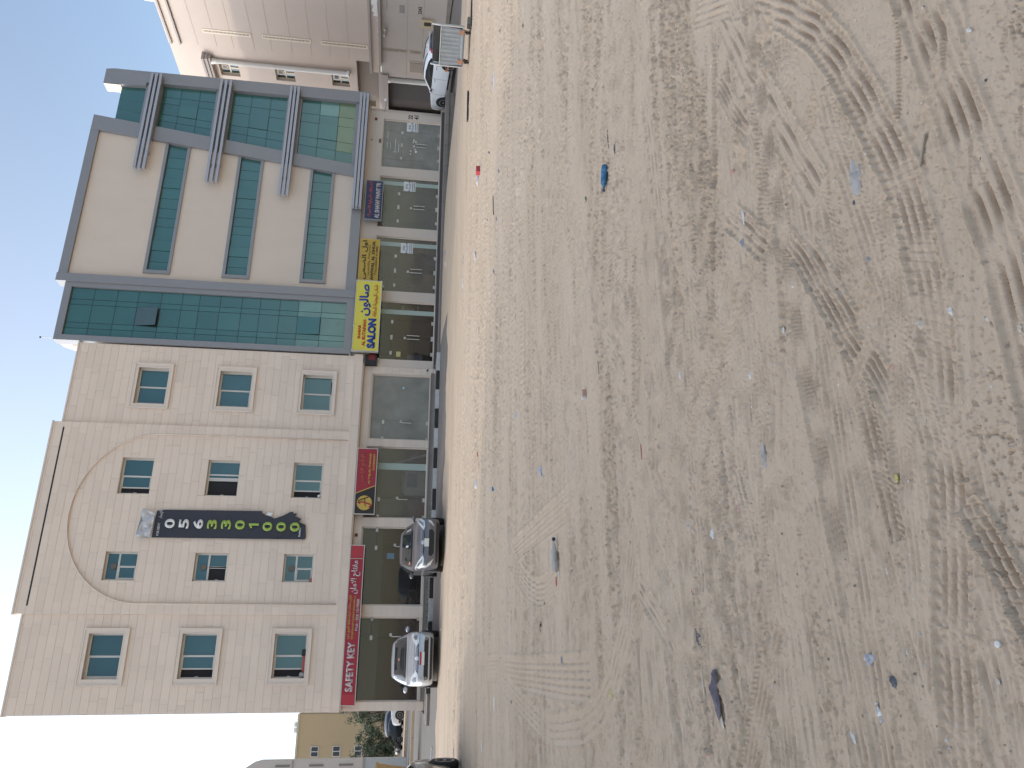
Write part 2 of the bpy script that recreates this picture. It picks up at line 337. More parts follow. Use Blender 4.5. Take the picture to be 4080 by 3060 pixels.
def terrain(x, y):
    F = Field(x, y); r = np.hypot(x, y)
    lap = .5+.5*vn(x*.35, y*.55, 1)
    h = .010*vn(x*.33, y*.5, 2)+.006*vn(x*.9+9, y*1.4, 3)
    # many straight passes, mostly along the shop fronts
    R = np.random.default_rng(5)
    for k in range(230):
        yy = 1.75*math.exp((R.random()**.8)*2.65); xx = (R.random()*1.5-.33)*yy*1.1; fan = xx/yy
        a = R.normal(0, .06) - (max(0, fan-.3)*.38 if R.random() < .7 else 0) + (R.choice([-.6, .55, -.9]) if R.random() < .10 else 0)
        ln = .5+R.random()*yy*.9; p = [(xx-ln*math.cos(a), yy-ln*math.sin(a)), (xx, yy+R.normal(0, .02)*ln), (xx+ln*math.cos(a), yy+ln*math.sin(a))]
        nr_ = min(1, yy/5.5); plain = R.random() < .6
        track(F, p, R.choice([.10, .13, .16, .2])*(.6+.4*nr_), (.007+.009*R.random())*(.5+.6*nr_), int(R.choice([3, 4, 5])), R.choice([.03, .045, .06])*(.6+.4*nr_), patchy=(.05 if plain else .3)+.25*R.random(), seed=k+20, skew=R.choice([-.7, .7, 1.2]), lugk=.12 if plain else .75)
    # named tracks near the viewer
    arc = [(3.38,3.08),(3.09,2.72),(2.82,2.46),(2.53,2.24),(2.28,2.08),(2.04,1.98),(1.78,1.90),(1.58,1.85),(1.40,1.81),(1.21,1.80),(1.05,1.80),(.90,1.81),(.75,1.84),(.62,1.86),(.48,1.88),(.35,1.91),(.10,1.98),(-.21,2.04),(-.9,2.2)]
    arc2 = [(3.45+.0,3.9),(3.38,3.3),(3.28,3.02),(3.38,3.08)]
    for p, w, d, rb, lg in ((arc, .15, .014, 4, .04), ([(1.43,6.6),(1.47,8.5),(1.5,10.46)], .3, .016, 5, .07), ([(1.5,10.46),(1.3,10.0),(1.09,9.42),(.92,8.9),(.82,8.42),(.79,8.0),(.84,7.46),(1.0,7.0)], .28, .016, 5, .07),
        ([(.07,13.2),(.07,12.06),(0,9.68),(-.04,7.23),(-.04,6.2)], .36, .016, 6, .07), ([(-.1,11.2),(-.3,9.7),(-.47,8.4),(-.5,7.8),(-.47,7.29),(-.4,6.52),(-.27,5.94),(-.05,5.49),(.3,5.1),(.9,4.8)], .26, .014, 4, .06),
        ([(.42,1.83),(.31,1.78),(.17,1.73),(0,1.66)], .09, .02, 3, .05), ([(1.62,2.5),(1.5,2.43),(1.14,2.27),(1.0,2.2)], .09, .016, 3, .05), ([(3.6,3.36),(3.2,3.42),(2.7,3.51)], .13, .016, 4, .04),
        ([(2.05,3.0),(1.85,2.82),(1.7,2.7)], .13, .018, 3, .05), ([(.05,4.1),(.22,4.3),(.5,4.75)], .14, .013, 3, .05), ([(.3,3.05),(.5,3.1),(.85,3.2)], .13, .014, 3, .05), ([(-.9,1.60),(.2,1.52),(1.0,1.50),(2.2,1.62)], .16, .018, 4, .035)):
        track(F, p, w, d, rb, lg, patchy=-.35, seed=len(p), lugk=0 if w > .15 else .4)
    # broken crust: small pits and crumbs, in bands along the passes; smooth packed sand between
    band = sstep(-.12, .5, vn(x*.22+3, y*2.4, 9)*.7+vn(x*.9, y*5.5, 10)*.45)
    patch = sstep(-.1, .5, vn(x*.5+7, y*.7, 11))
    dens = np.clip(.04+.66*band*band+.35*patch*band, 0, 1)*F.rough
    def pits(fx, fy, seed, cut, depth):
        q = vn(x*fx+.6*vn(x*fx*.4, y*fy*.4, seed+1), y*fy, seed)*.8+vn(x*fx*2.1, y*fy*2.1, seed+2)*.3
        c = cut-.36*(dens-.4); return -depth*sstep(c, c+.10, q), sstep(c-.30, c-.02, q)
    p3, w3 = pits(8, 17, 22, .60, .020); p1, w1 = pits(17, 36, 12, .48, .017); p2, w2 = pits(36, 62, 15, .46, .0125); p4, w4 = pits(64, 105, 25, .46, .0085)
    amp_ = np.clip(1.25-.02*r, .6, 1.2)
    k3, k1, k2, k4 = sstep(5, 9, r), sstep(3.2, 6, r), sstep(1.6, 3.2, r), 1-sstep(3.5, 6, r)
    def crumbs(fx, fy, seed, cut, hgt):
        q = vn(x*fx+.7*vn(x*fx*.35, y*fy*.35, seed+1), y*fy, seed)*.75+vn(x*fx*2.3, y*fy*2.3, seed+2)*.38
        c = cut-.5*(dens-.4); return hgt*sstep(c, c+.09, q)*(.6+.4*vn(x*fx*.7, y*fy*.7, seed+3))
    crumb = crumbs(9, 26, 80, .66, .024)*k3*amp_ + crumbs(17, 44, 84, .60, .017)*k1*amp_ + crumbs(38, 78, 88, .56, .010)*k2*(1-.6*k3) + crumbs(70, 120, 92, .55, .006)*k4
    rim_ = crumb + (.0035*w1*k1+.0022*w2*k2+.0013*w4*k4)*dens
    fine = vn(x*60, y*85, 18)*.5+vn(x*33, y*47, 17)*.6
    amp = np.clip(1.25-.028*r, .5, 1.2)
    h += F.h + (p1*k1+p2*k2+p4*k4+p3*band*k3)*np.clip(.3+dens, 0, 1)*amp + rim_ + fine*(.0006+.0018*dens)*(.4+.6*k1)
    # long scratches left by dragged and driven loads
    for tilt, sd, m_ in ((.02, 60, 1-.6*sstep(.3, .6, x/np.maximum(y, .5))), (.30, 63, sstep(.15, .5, x/np.maximum(y, .5))), (-.10, 66, sstep(.3, -.1, x/np.maximum(y, .5)))):
        yy = y+tilt*x; fr = np.where(r < 4, 34.0, 17.0)
        for f_, dp, k_ in ((38.0, .008, 1-sstep(3.2, 6, r)), (17.0, .013, sstep(2.5, 5, r)*(1-.5*sstep(12, 18, r))), (8.0, .02, sstep(7, 11, r))):
            g = vn(x*1.1+31, yy*f_+.8*vn(x*1.7, yy*2.2, sd+5), sd); on_ = sstep(-.25, .35, vn(x*.45+5, yy*2.8+11, sd+1)+.35*vn(x*3.1, yy*9, sd+2))
            h -= 1.7*dp*k_*m_*on_*F.rough*sstep(.46, .54, g)*(.55+.45*sstep(-.3, .2, vn(x*22, yy*30, sd+3))); h += .7*dp*k_*m_*on_*F.rough*sstep(.15, .4, g)*(1-sstep(.40, .5, g))
    clod = sstep(.18, .42, vn(x*13, y*24, 13)*.6+vn(x*31, y*45, 14)*.5)
    # ruts
    for (a, b, wd, dp, sd) in (((2.64,2.37),(2.2,2.9),.05,.03,1),((2.58,3.85),(1.83,3.73),.07,.03,2),((3.57,4.79),(1.2,5.0),.08,.022,3),((7.4,7.2),(6.8,9.0),.1,.03,4),((1.9,4.3),(.4,4.2),.06,.02,5),((6.5,6.2),(4.4,6.9),.1,.02,6),((.9,3.3),(-.2,3.5),.05,.02,7)):
        ax, ay = a; bx, by = b; Ls = math.hypot(bx-ax, by-ay); ux, uy = (bx-ax)/Ls, (by-ay)/Ls
        s = (x-ax)*ux+(y-ay)*uy; d = -(x-ax)*uy+(y-ay)*ux + .05*vn(s*3, s*0+sd, 40)
        k = np.exp(-(d/wd)**2)*sstep(-.1, .1, s)*sstep(Ls+.1, Ls-.1, s)*(.5+.5*sstep(-.2, .3, vn(s*6, s*0+sd, 41))); h -= dp*k*(.6+.6*vn(x*25, y*40, 42)); h += dp*.6*np.exp(-((np.abs(d)-wd*1.5)/(wd*.5))**2)*sstep(0, .1, s)*sstep(Ls, Ls-.1, s)*clod
    tone = np.clip(dens*.8, 0, 1)
    return h, tone
def sand_cover(x, y):
    """how thick the blown sand lies on the road"""
    edge = np.where(x < 13.2, 27.3+.35*vn(x*.8, y*0, 50)+.12*vn(x*4, y*4, 51)+.5*sstep(-1.0, -1.8, x), 30.9)
    t = .05*sstep(.35, -.6, y-edge) - .03
    strip = sstep(.30, .62, vn(x*.10+2, y*0+1, 52)*.35+.45*np.exp(-((y-21.2-.02*(x-15))/1.3)**2)+.25*vn(x*.5, y*1.4, 53))*sstep(13, 15, x)
    t2 = .02 - .045*strip
    return np.where(x < 13.2, t, np.where(y < 24.5, t2, t))
az = np.linspace(YAW-.72, YAW+.72, 930, dtype=np.float64)
rr = [1.12]
while rr[-1] < 37: rr.append(rr[-1]*(1.0026 if rr[-1] < 11 else 1.004) if rr[-1] < 20 else rr[-1]+.08)
rr = np.array(rr); A, Rr = np.meshgrid(az, rr); gx = (Rr*np.sin(A)).ravel(); gy = (Rr*np.cos(A)).ravel()
th, band = terrain(gx, gy)
far = sstep(17.5, 20.5, gy)
cov = np.where(gy > 18, sand_cover(gx, gy), .05)
gz = base_z(gx, gy) + np.where(gy > 18, cov*far+(1-far)*.05, .05) - .05*0 - .03 + th*(1-.75*sstep(16, 27, gy))
gz = np.where(gy > 30.55, -.3, gz)
rim = np.minimum(np.minimum(A-az[0], az[-1]-A), .05).ravel()/.05
gz = np.where(gy < 19, gz*rim + (-.062)*(1-rim), gz)
nr, nc = len(rr), len(az)
me = bpy.data.meshes.new('sand_lot'); me.vertices.add(nr*nc); me.vertices.foreach_set('co', np.stack([gx, gy, gz], 1).astype(np.float32).ravel())
idx = np.arange(nr*nc, dtype=np.int32).reshape(nr, nc); quad = np.stack([idx[:-1, :-1], idx[:-1, 1:], idx[1:, 1:], idx[1:, :-1]], -1).reshape(-1, 4)
keep = gy[quad[:, 0]] < 30.6; quad = quad[keep]; nf = len(quad)
me.loops.add(nf*4); me.loops.foreach_set('vertex_index', quad[:, ::-1].ravel()); me.polygons.add(nf)
me.polygons.foreach_set('loop_start', np.arange(0, nf*4, 4, dtype=np.int32)); me.polygons.foreach_set('loop_total', np.full(nf, 4, dtype=np.int32))
me.polygons.foreach_set('use_smooth', np.ones(nf, dtype=bool)); me.update(calc_edges=True)
# sand: pale dust where driven smooth, coarser and browner where broken
def sand_material():
    m = bpy.data.materials.new('dry sand'); m.use_nodes = True; n = m.node_tree; L = n.links.new; p = n.nodes['Principled BSDF']; p.inputs['Roughness'].default_value = .95; p.inputs['Specular IOR Level'].default_value = .2
    g = n.nodes.new('ShaderNodeNewGeometry')
    def noise(sc, st, det=6, ro=.6):
        mp = n.nodes.new('ShaderNodeMapping'); mp.inputs['Scale'].default_value = st; L(g.outputs['Position'], mp.inputs[0])
        t = n.nodes.new('ShaderNodeTexNoise'); t.inputs['Scale'].default_value = sc; t.inputs['Detail'].default_value = det; t.inputs['Roughness'].default_value = ro; L(mp.outputs[0], t.inputs[0]); return t.outputs[0]
    def mix(f, a, b):
        mi = n.nodes.new('ShaderNodeMix'); mi.data_type = 'RGBA'; L(f, mi.inputs[0])
        for k, v in ((6, a), (7, b)):
            if isinstance(v, tuple): mi.inputs[k].default_value = (*v, 1)
            else: L(v, mi.inputs[k])
        return mi.outputs[2]
    def rng(f, a, b, c=0, d=1):
        r = n.nodes.new('ShaderNodeMapRange'); r.inputs[1].default_value = a; r.inputs[2].default_value = b; r.inputs[3].default_value = c; r.inputs[4].default_value = d; L(f, r.inputs[0]); return r.outputs[0]
    c = mix(rng(noise(.55, (.6, 1.6, 1)), .35, .68), (.505, .39, .28), (.56, .44, .325))
    c = mix(rng(noise(1.6, (.35, 2.2, 1), 8, .7), .52, .7, 0, .6), c, (.435, .33, .23))
    c = mix(rng(noise(14, (1, 1, 1), 4), .55, .75, 0, .35), c, (.40, .30, .21))
    c = mix(rng(noise(170, (1, 1, 1), 2), .6, .8, 0, .5), c, (.55, .47, .38))
    c = mix(rng(noise(90, (1, 1, 1), 2), .62, .8, 0, .55), c, (.22, .17, .13))
    av = n.nodes.new('ShaderNodeAttribute'); av.attribute_name = 'broken'; sc_ = n.nodes.new('ShaderNodeMath'); sc_.operation = 'MULTIPLY'; L(av.outputs['Fac'], sc_.inputs[0]); sc_.inputs[1].default_value = .4
    c = mix(sc_.outputs[0], c, (.36, .27, .185))
    L(c, p.inputs['Base Color'])
    gr = noise(46, (1, 1.5, 1), 4, .6); pit = rng(gr, .56, .66, 1, 0)
    hs = n.nodes.new('ShaderNodeMath'); hs.operation = 'MULTIPLY_ADD'; L(noise(150, (1, 1, 1), 4, .7), hs.inputs[0]); hs.inputs[1].default_value = .5; L(pit, hs.inputs[2])
    b = n.nodes.new('ShaderNodeBump'); b.inputs['Strength'].default_value = .45; b.inputs['Distance'].default_value = .006; L(hs.outputs[0], b.inputs['Height'])
    L(b.outputs[0], p.inputs['Normal']); return m
M['sand'] = sand_material(); me.materials.append(M['sand'])
at_ = me.attributes.new('broken', 'FLOAT', 'POINT'); at_.data.foreach_set('value', np.clip(band, 0, 1).astype(np.float32))
lot = bpy.data.objects.new('sand_lot', me); COL.objects.link(lot); struct(lot)
# road of dusty asphalt rising to the kerb, and the plain ground to the horizon
mb = MB(); ys = [17.5, 20, 22, 24, 25, 26, 27, 28, 29, 30, 30.47]; xs = [-60, -1.6, 13, 17, 19, 20, 21, 22, 23, 24, 25, 26, 27, 28, 32, 36, 80]
bz = lambda x, y: float(base_z(np.float64(x), np.float64(y)))-.024
for x0, x1 in zip(xs, xs[1:]):
    for y0, y1 in zip(ys, ys[1:]): mb.add([(x0, y0, bz(x0, y0)), (x1, y0, bz(x1, y0)), (x1, y1, bz(x1, y1)), (x0, y1, bz(x0, y1))], [(0, 1, 2, 3)])
struct(mb.build('road', 'asphalt'))
struct(MB().add([(-300, -300, -.06), (300, -300, -.06), (300, 17.6, -.06), (-300, 17.6, -.06)], [(0, 1, 2, 3)]).build('sand_flat', 'sand'))
struct(MB().add([(-40, 30.47, .146), (-1.6, 30.47, .146), (-1.6, 120, .2), (-40, 120, .2)], [(0, 1, 2, 3)]).build('side_street', 'asphalt'))
struct(MB().add([(27.0, 30.4, -.235), (36, 30.4, -.235), (36, 36, .02), (27.0, 36, .02), (36, 70, .1), (27.0, 70, .1)], [(0, 1, 2, 3), (3, 2, 4, 5)]).build("alley", "asphalt"))
struct(MB().add([(-900, -900, -.4), (900, -900, -.4), (900, 1400, -.4), (-900, 1400, -.4)], [(0, 1, 2, 3)]).build('ground', 'sand'))
# pebbles and specks of rubbish too small to pick apart
mb = MB(); R = np.random.default_rng(8)
px = []; 
for k in range(2600):
    d = 1.4*math.exp(R.random()*2.9); a = YAW+(R.random()-.5)*1.05; px.append((d*math.sin(a), d*math.cos(a), d))
PX = np.array(px)
def ground_h(x, y):
    x = np.atleast_1d(np.array(x, float)); y = np.atleast_1d(np.array(y, float)); t, _ = terrain(x, y)
    f = sstep(17.5, 20.5, y); c = np.where(y > 18, sand_cover(x, y), .05)
    return base_z(x, y)+np.where(y > 18, c*f+(1-f)*.05, .05)-.03+t*(1-.75*sstep(16, 27, y))
ph = ground_h(PX[:, 0], PX[:, 1])
for mname, sel in (('pebble', range(0, 1200)), ('pale', range(1200, 2600))):
    mb = MB()
    for k in sel:
        x, y, d = px[k]; s = (.002+.005*R.random()**2)*(1+.06*d)
        if mname == 'pale': s *= .8
        a, b = R.random()*3, .5+R.random()
        vs = [(x+s*math.cos(a+t)*(1+.3*math.sin(3*t+b)), y+s*b*math.sin(a+t), ph[k]) for t in (0, 1.57, 3.14, 4.71)]
        mb.add(vs+[(x, y, ph[k]+s*.8)], [(0, 1, 4), (1, 2, 4), (2, 3, 4), (3, 0, 4)])
    mm = mat('grey brown pebbles', (.36, .285, .21), .9, isl=.5) if mname == 'pebble' else mat('pale chips', (.62, .58, .52), .8, isl=.4)
    stuff(mb.build('pebbles' if mname == 'pebble' else 'pale_chips', mm))
# ------------------------------------------------------------------ pavement, kerb
Y0 = 32.66; YG = 32.86; YP = 32.97
pv = MB(); x = -1.9; R = random.Random(3)
pv.box(-1.75, 12.98, 30.62, 32.62, .0, .25); pv.box(12.98, 27.1, 31.05, 32.5, -.2, .20)
pave = struct(pv.build('pavement', 'concrete'))
sh = {}
x = 13.0
while x < 26.4:                                       # loose slabs along the road side
    w = .8+.5*R.random(); MB().box(x+.012, x+w-.012, 30.95+.06*R.random(), 31.5, .05, .21+.02*R.random()).build('paving_slab', 'concrete', pave); x += w
for i in range(12):
    MB().box(-1.7+i*1.23, -1.7+i*1.23+1.21, 31.7, 32.6, .2, .262+.006*R.random()).build('paving_slab', 'concrete', pave)
kerb = bpy.data.objects.new('kerb', None); COL.objects.link(kerb); struct(kerb)
xs = [12.84]
for k in range(16): xs.append(xs[-1]-.845)
meshes = {}
for i, (b, a) in enumerate(zip(xs, xs[1:])):
    if a < -1.75: break
    o = MB().add(*(lambda m: (m.v, m.f))(MB().box(a+.008, b-.008, 30.47, 30.615, .05, .288+.01*R.random()))).build('kerb_stone', 'kwhite' if i % 2 == 0 else 'kblack', kerb)
for x0, x1, y0, m in ((-3.2, -2.3, 28.5, 'kwhite'), (-4.2, -3.22, 28.45, 'kwhite'), (-5.2, -4.22, 28.4, 'kblack')):
    MB().box(x0, x1, y0, y0+.16, -.05, .15).build('kerb_stone', m, kerb)
for x0, x1, y0 in ((15.85, 16.95, 19.25), (18.6, 19.6, 18.35), (19.62, 20.6, 18.3), (20.62, 21.6, 18.25)):
    MB().box(x0, x1, y0, y0+.11, -.1, .05).build('kerb_stone', 'kblack', kerb)

# ------------------------------------------------------------------ stone fronted block of flats
stone = thing('apartment_building', 'stone clad block of flats with an arched panel and a torn phone number banner', 'building', (6, 38, 0))
def arch_half(z):
    """half width of the arched panel (centre x=6.0) at height z"""
    if z <= 11.4: return 3.4
    t = (z-11.4)/3.09
    return 3.4*math.sqrt(max(0, 1-t*t)) if t < 1 else 0.0
WIN = []
for z0, z1, z2, z3 in ((11.53, 13.12, 11.71, 12.96), (8.14, 9.74, 8.30, 9.58), (4.76, 6.29, 4.91, 6.14)): WIN.append(('framed', -.345, 1.675, z0, z1, -.13, 1.51, z2, z3))
for z0, z1, z2, z3 in ((11.46, 13.00, 11.60, 12.85), (8.01, 9.66, 8.16, 9.51), (4.59, 6.16, 4.73, 6.02)): WIN.append(('framed', 10.54, 12.53, z0, z1, 10.71, 12.36, z2, z3))
for z0, z1 in ((11.64, 12.85), (8.21, 9.49), (4.84, 6.03)): WIN.append(('plain', 6.88, 8.38, z0, z1, 6.88, 8.38, z0, z1))
for z0, z1 in ((11.68, 12.88), (8.27, 9.51), (4.92, 6.08)): WIN.append(('bath', 3.47, 4.57, z0, z1, 3.47, 4.57, z0, z1))
SEC = [(-1.35, 2.2, 3.88, 15.43, Y0), (9.8, 13.37, 3.88, 15.43, Y0), (2.55, 9.45, 3.88, 14.55, Y0-.04)]
TK = .012
for x0, x1, z0, z1, y in SEC:
    hs = [w[5:9] for w in WIN if x0 < w[5] < x1]
    MB().wall(x0, x1, z0, z1, y+TK, hs, .3).build('wall', 'joint', stone)
# raised border with the arched opening
N = 48; arc = []
for i in range(N+1):
    t = math.pi*i/N; arc.append((6.0+3.4*math.cos(t), 11.4+3.09*math.sin(t)))
inner = [(9.4, 3.88)]+arc+[(2.6, 3.88)]
outer = [(9.8, 3.88), (9.8, 11.4)]+[(9.8-7.6*i/(N-2), 15.75) for i in range(N-1)]+[(2.2, 11.4), (2.2, 3.88)]
yb = Y0-.10; m = MB(); n = len(inner)
for y_, flip in ((yb+TK, 0), (Y0+.3, 1)):
    m.add([(x, y_, z) for x, z in inner]+[(x, y_, z) for x, z in outer], [((i, i+1, n+i+1, n+i) if flip else (i, n+i, n+i+1, i+1)) for i in range(n-1)])
m.add([(x, yb-.004, z) for x, z in inner]+[(x, Y0+.3, z) for x, z in inner], [(i, i+1, n+i+1, n+i) for i in range(n-1)])
m.add([(x, yb+TK, z) for x, z in outer]+[(x, Y0+.3, z) for x, z in outer], [(i, n+i, n+i+1, i+1) for i in range(n-1)])
m.build('border_wall', 'stone2', stone)
m = MB()                                                       # bead round the arch
m.tube([(9.4, yb-.006, 3.9)]+[(x, yb-.006, z) for x, z in arc]+[(2.6, yb-.006, 3.9)], .02, 6); m.build('arch_bead', 'mould', stone, smooth=True)
MB().box(2.5, 9.56, yb-.006, yb+.02, 15.30, 15.36).build('groove_shade', 'black', stone)  # black strip: the shade of a groove put into its colour
# base band, roof copings, body
MB().box(-1.35, 13.4, Y0-.13, Y0+.4, 3.48, 3.88).build('base_band', 'stone2', stone)
m = MB()
m.box(-1.38, 2.2, Y0-.03, Y0+.32, 15.43, 15.49); m.box(9.8, 13.4, Y0-.03, Y0+.32, 15.43, 15.49); m.box(2.17, 9.83, yb-.03, Y0+.32, 15.75, 15.81); m.build('coping', 'mould', stone)
m = MB(); m.box(-1.35, 13.4, 33.1, 47, 3.4, 15.0); m.box(-1.35, -1.15, Y0+.3, 47, 3.48, 15.43); m.box(-1.35, -1.1, Y0+.02, 33.2, 3.48, 15.43); m.build('body', 'creamside', stone)
# cladding tiles: whole ones are pieces of their own, the cut ones at edges and corners are joined
CH, TLEN, J = .31, 1.2, .008
tile_me = MB().box(-TLEN/2+J/2, TLEN/2-J/2, 0, TK+.004, -CH/2+J/2, CH/2-J/2).mesh('tile', 'stone')
whole, cut = [], []
def lay(x0, x1, z0, z1, y, blocked, seed):
    R = random.Random(seed); z = z0; row = 0
    while z < z1-.05:
        zt = min(z+CH, z1); spans = [(x0, x1)]
        for b in blocked(z, zt):
            if len(b) == 4:
                if zt-b[3] > .03: cut.append((b[0]+J/2, b[1]-J/2, y, b[3]+J/2, zt-J/2))
                if b[2]-z > .03: cut.append((b[0]+J/2, b[1]-J/2, y, z+J/2, b[2]-J/2))
            ns = []
            for a, c in spans:
                if b[0] > a: ns.append((a, min(b[0], c)))
                if b[1] < c: ns.append((max(b[1], a), c))
            spans = [q for q in ns if q[1]-q[0] > .03]
        off = R.random()*TLEN
        for a, c in spans:
            k = math.floor((a-x0+off)/TLEN)
            while True:
                l = x0-off+k*TLEN; r = l+TLEN; k += 1
                if l >= c: break
                ll, rr2 = max(l, a), min(r, c)
                if rr2-ll < .02: continue
                e = y-.0025*R.random()
                if rr2-ll > TLEN-1e-4 and zt-z > CH-1e-4: whole.append(((l+r)/2, e, (z+zt)/2))
                else: cut.append((ll+J/2, rr2-J/2, e, z+J/2, zt-J/2))
        z = zt
def holes(x0, x1):
    ws = [w[1:5] for w in WIN if x0 < w[1] < x1]
    return lambda a, b: [(w[0], w[1], w[2], w[3]) for w in ws if w[3] > a+.01 and w[2] < b-.01]
for i, (x0, x1, z0, z1, y) in enumerate(SEC): lay(x0 if i < 2 else 2.6, x1 if i < 2 else 9.4, z0, z1, y, holes(x0, x1), i)
lay(2.2, 9.8, 3.88, 15.75, yb, lambda a, b: [(6-arch_half(a), 6+arch_half(a))] if a < 14.49 else [], 9)
lay(-1.35, 13.4, 3.49, 3.87, Y0-.13-TK, lambda a, b: [], 12)
whole.sort(key=lambda q: q[2]+.25*q[0])
for q in whole[:298]:
    o = bpy.data.objects.new('tile', tile_me); COL.objects.link(o); o.parent = stone; o.location = Vector(q)-wloc(stone)
m = MB()
for a, b, e, c, d in cut: m.box(a, b, e, e+TK+.004, c, d)
for x_, e, z_ in whole[298:]: m.box(x_-TLEN/2+J/2, x_+TLEN/2-J/2, e, e+TK+.004, z_-CH/2+J/2, z_+CH/2-J/2)
stuff(m.build('cut_tile', 'stone2', stone))
# windows
def window(kind, X0, X1, Z0, Z1, x0, x1, z0, z1, y, state):
    yf = y+.20; f = .062
    m = MB(); m.box(x0, x1, yf, yf+.07, z0, z0+f); m.box(x0, x1, yf, yf+.07, z1-f, z1); m.box(x0, x0+f, yf, yf+.07, z0+f, z1-f); m.box(x1-f, x1, yf, yf+.07, z0+f, z1-f)
    panes = []; screen = None; a, b, c, d = x0+f, x1-f, z0+f, z1-f; sash = MB()
    if kind == 'bath':
        zt = c+(d-c)*.60; m.box(a, b, yf, yf+.06, zt-.035, zt+.035); panes.append((a, b, zt+.035, d)); d2 = zt-.035
    else: d2 = d
    mid = (a+b)/2; half = mid-a; sh = state*half
    def bar(l, r): sash.box(l, r, yf-.012, yf+.03, c, d2)
    panes.append((mid+.03, b-.0, c, d2)); m.box(mid-.03, mid+.03, yf+.004, yf+.05, c, d2)
    l, r = a+sh, min(mid+sh, b)
    bar(l, l+.055); bar(mid+sh-.045 if sh < .2*half else mid-.035, mid+sh if sh < .2*half else mid+.035); sash.box(l+.055, mid-.03, yf-.012, yf+.03, c, c+.03); sash.box(l+.055, mid-.03, yf-.012, yf+.03, d2-.03, d2)
    if kind == 'plain' and state > .6: bar(mid+.13, mid+.19)
    w = m.build('window', 'wframe', stone); sash.build('sash', 'wframe', w)
    if l+.055 < mid-.03: panes.append((l+.055, mid-.03, c+.03, d2-.03))
    for p0, p1, q0, q1 in panes: MB().box(p0, p1, yf+.022, yf+.028, q0, q1).build('pane', 'wglass', w)
    if sh > .02:
        MB().box(a, l, yf+.05, yf+.055, c, d2).build('fly_screen', 'screen', w); MB().box((a+.005), a+.03, yf+.02, yf+.05, (c+d2)/2-.06, (c+d2)/2+.06).build('latch', 'wframe', w)
    MB().box(x0, x1, yf+.29, yf+.30, z0, z1).build('room_shade', 'innerdark', w)  # dark sheet: shade of the unlit room put into its colour
    if kind == 'bath':
        q = MB().lathe([(.10, 0), (.115, .01), (.12, .05), (.105, .055), (.095, .02), (.03, .02), (.03, .03)], ((x0+x1)/2, 0, 0), 'x', 20)
        q = MB().lathe([(.02, -.02), (.10, -.02), (.115, -.03), (.125, 0), (.125, .03)], (0, 0, 0), 'z', 20); q.v = [((x0+x1)/2+vx, yf-.01+vz, (d+c)/2+.22*(d-c)+.05+vy) for vx, vy, vz in q.v]
        q.build('exhaust_fan', mat('grimy grey plastic', (.16, .14, .12), .8, var=.2) if 'grimy grey plastic' not in MATS else MATS['grimy grey plastic'], w)
    if kind == 'framed':
        m = MB(); yo = y-.055
        for (l, r, c2, d3) in ((X0, X1, z1, Z1), (X0, X1, Z0, z0), (X0, x0, z0, z1), (x1, X1, z0, z1)): m.box(l, r, yo, y+.02, c2, d3)
        for (l, r, c2, d3) in ((X0-.025, X1+.025, Z1-.03, Z1+.025), (X0-.025, X1+.025, Z0-.025, Z0+.03), (X0-.025, X0+.03, Z0+.03, Z1-.03), (X1-.03, X1+.025, Z0+.03, Z1-.03)): m.box(l, r, yo-.028, yo+.001, c2, d3)
        for (l, r, c2, d3) in ((x0-.03, x1+.03, z1-.005, z1+.03), (x0-.03, x1+.03, z0-.03, z0+.005), (x0-.03, x0+.005, z0+.005, z1-.005), (x1-.005, x1+.03, z0+.005, z1-.005)): m.box(l, r, yo-.012, yo+.001, c2, d3)
        m.build('surround', 'mould', w)
    return w
states = {0: 0, 1: .36, 2: .34, 3: 0, 4: 0, 5: 0, 6: .28, 7: .86, 8: .34, 9: 0, 10: .98, 11: 0}
for i, wdw in enumerate(WIN): window(*wdw, Y0-.04 if wdw[0] != 'framed' else Y0, states[i])
# things left on window sills
t = thing('box', 'long reddish box lying on the sill of the lowest left stone framed window', 'box', (.35, Y0+.06, 4.91)); MB().box(.12, .68, Y0+.0, Y0+.12, 4.915, 5.03).build('carton', mat('faded red card', (.35, .08, .07), .8, var=.1), t); MB().box(.68, .93, Y0-.01, Y0+.13, 4.915, 5.07).build('end_cap', 'black', t)
t = thing('jar', 'grey rounded jar at the left end of the lowest left window sill', 'jar', (-.0, Y0+.06, 4.91)); MB().lathe([(.0, 0), (.085, 0), (.10, .03), (.10, .15), (.07, .19), (.05, .2)], (0.0, Y0+.07, 4.915)).build('jar_body', mat('grey plastic', (.32, .31, .29), .6), t, smooth=True)
t = thing('brick', 'small red brick on the sill of the lowest bathroom window', 'brick', (3.58, Y0+.05, 4.92)); MB().box(3.49, 3.63, Y0-.02, Y0+.1, 4.925, 5.03).build('brick_body', mat('red brick', (.32, .12, .09), .9, var=.15), t)
t = thing('bag', 'small white bag at the left corner of the lowest sliding window in the arch', 'bag', (6.97, Y0+.03, 4.84)); MB().ball((6.98, Y0+.06, 4.92), .075, 10, (1, .9, 1)).build('bag_body', 'white', t, smooth=True)
t = thing('debris', 'dark torn strip lying along the sill of the lowest right stone framed window', 'rag', (11.6, Y0+.05, 4.73))
m = MB(); m.tube([(11.5+.05*k, Y0+.08+.03*math.sin(k*2.1), 4.765+.02*abs(math.sin(k*1.7))) for k in range(13)], [.012+.012*abs(math.sin(k*1.3)) for k in range(13)], 5); m.build('torn_strip', 'black', t)

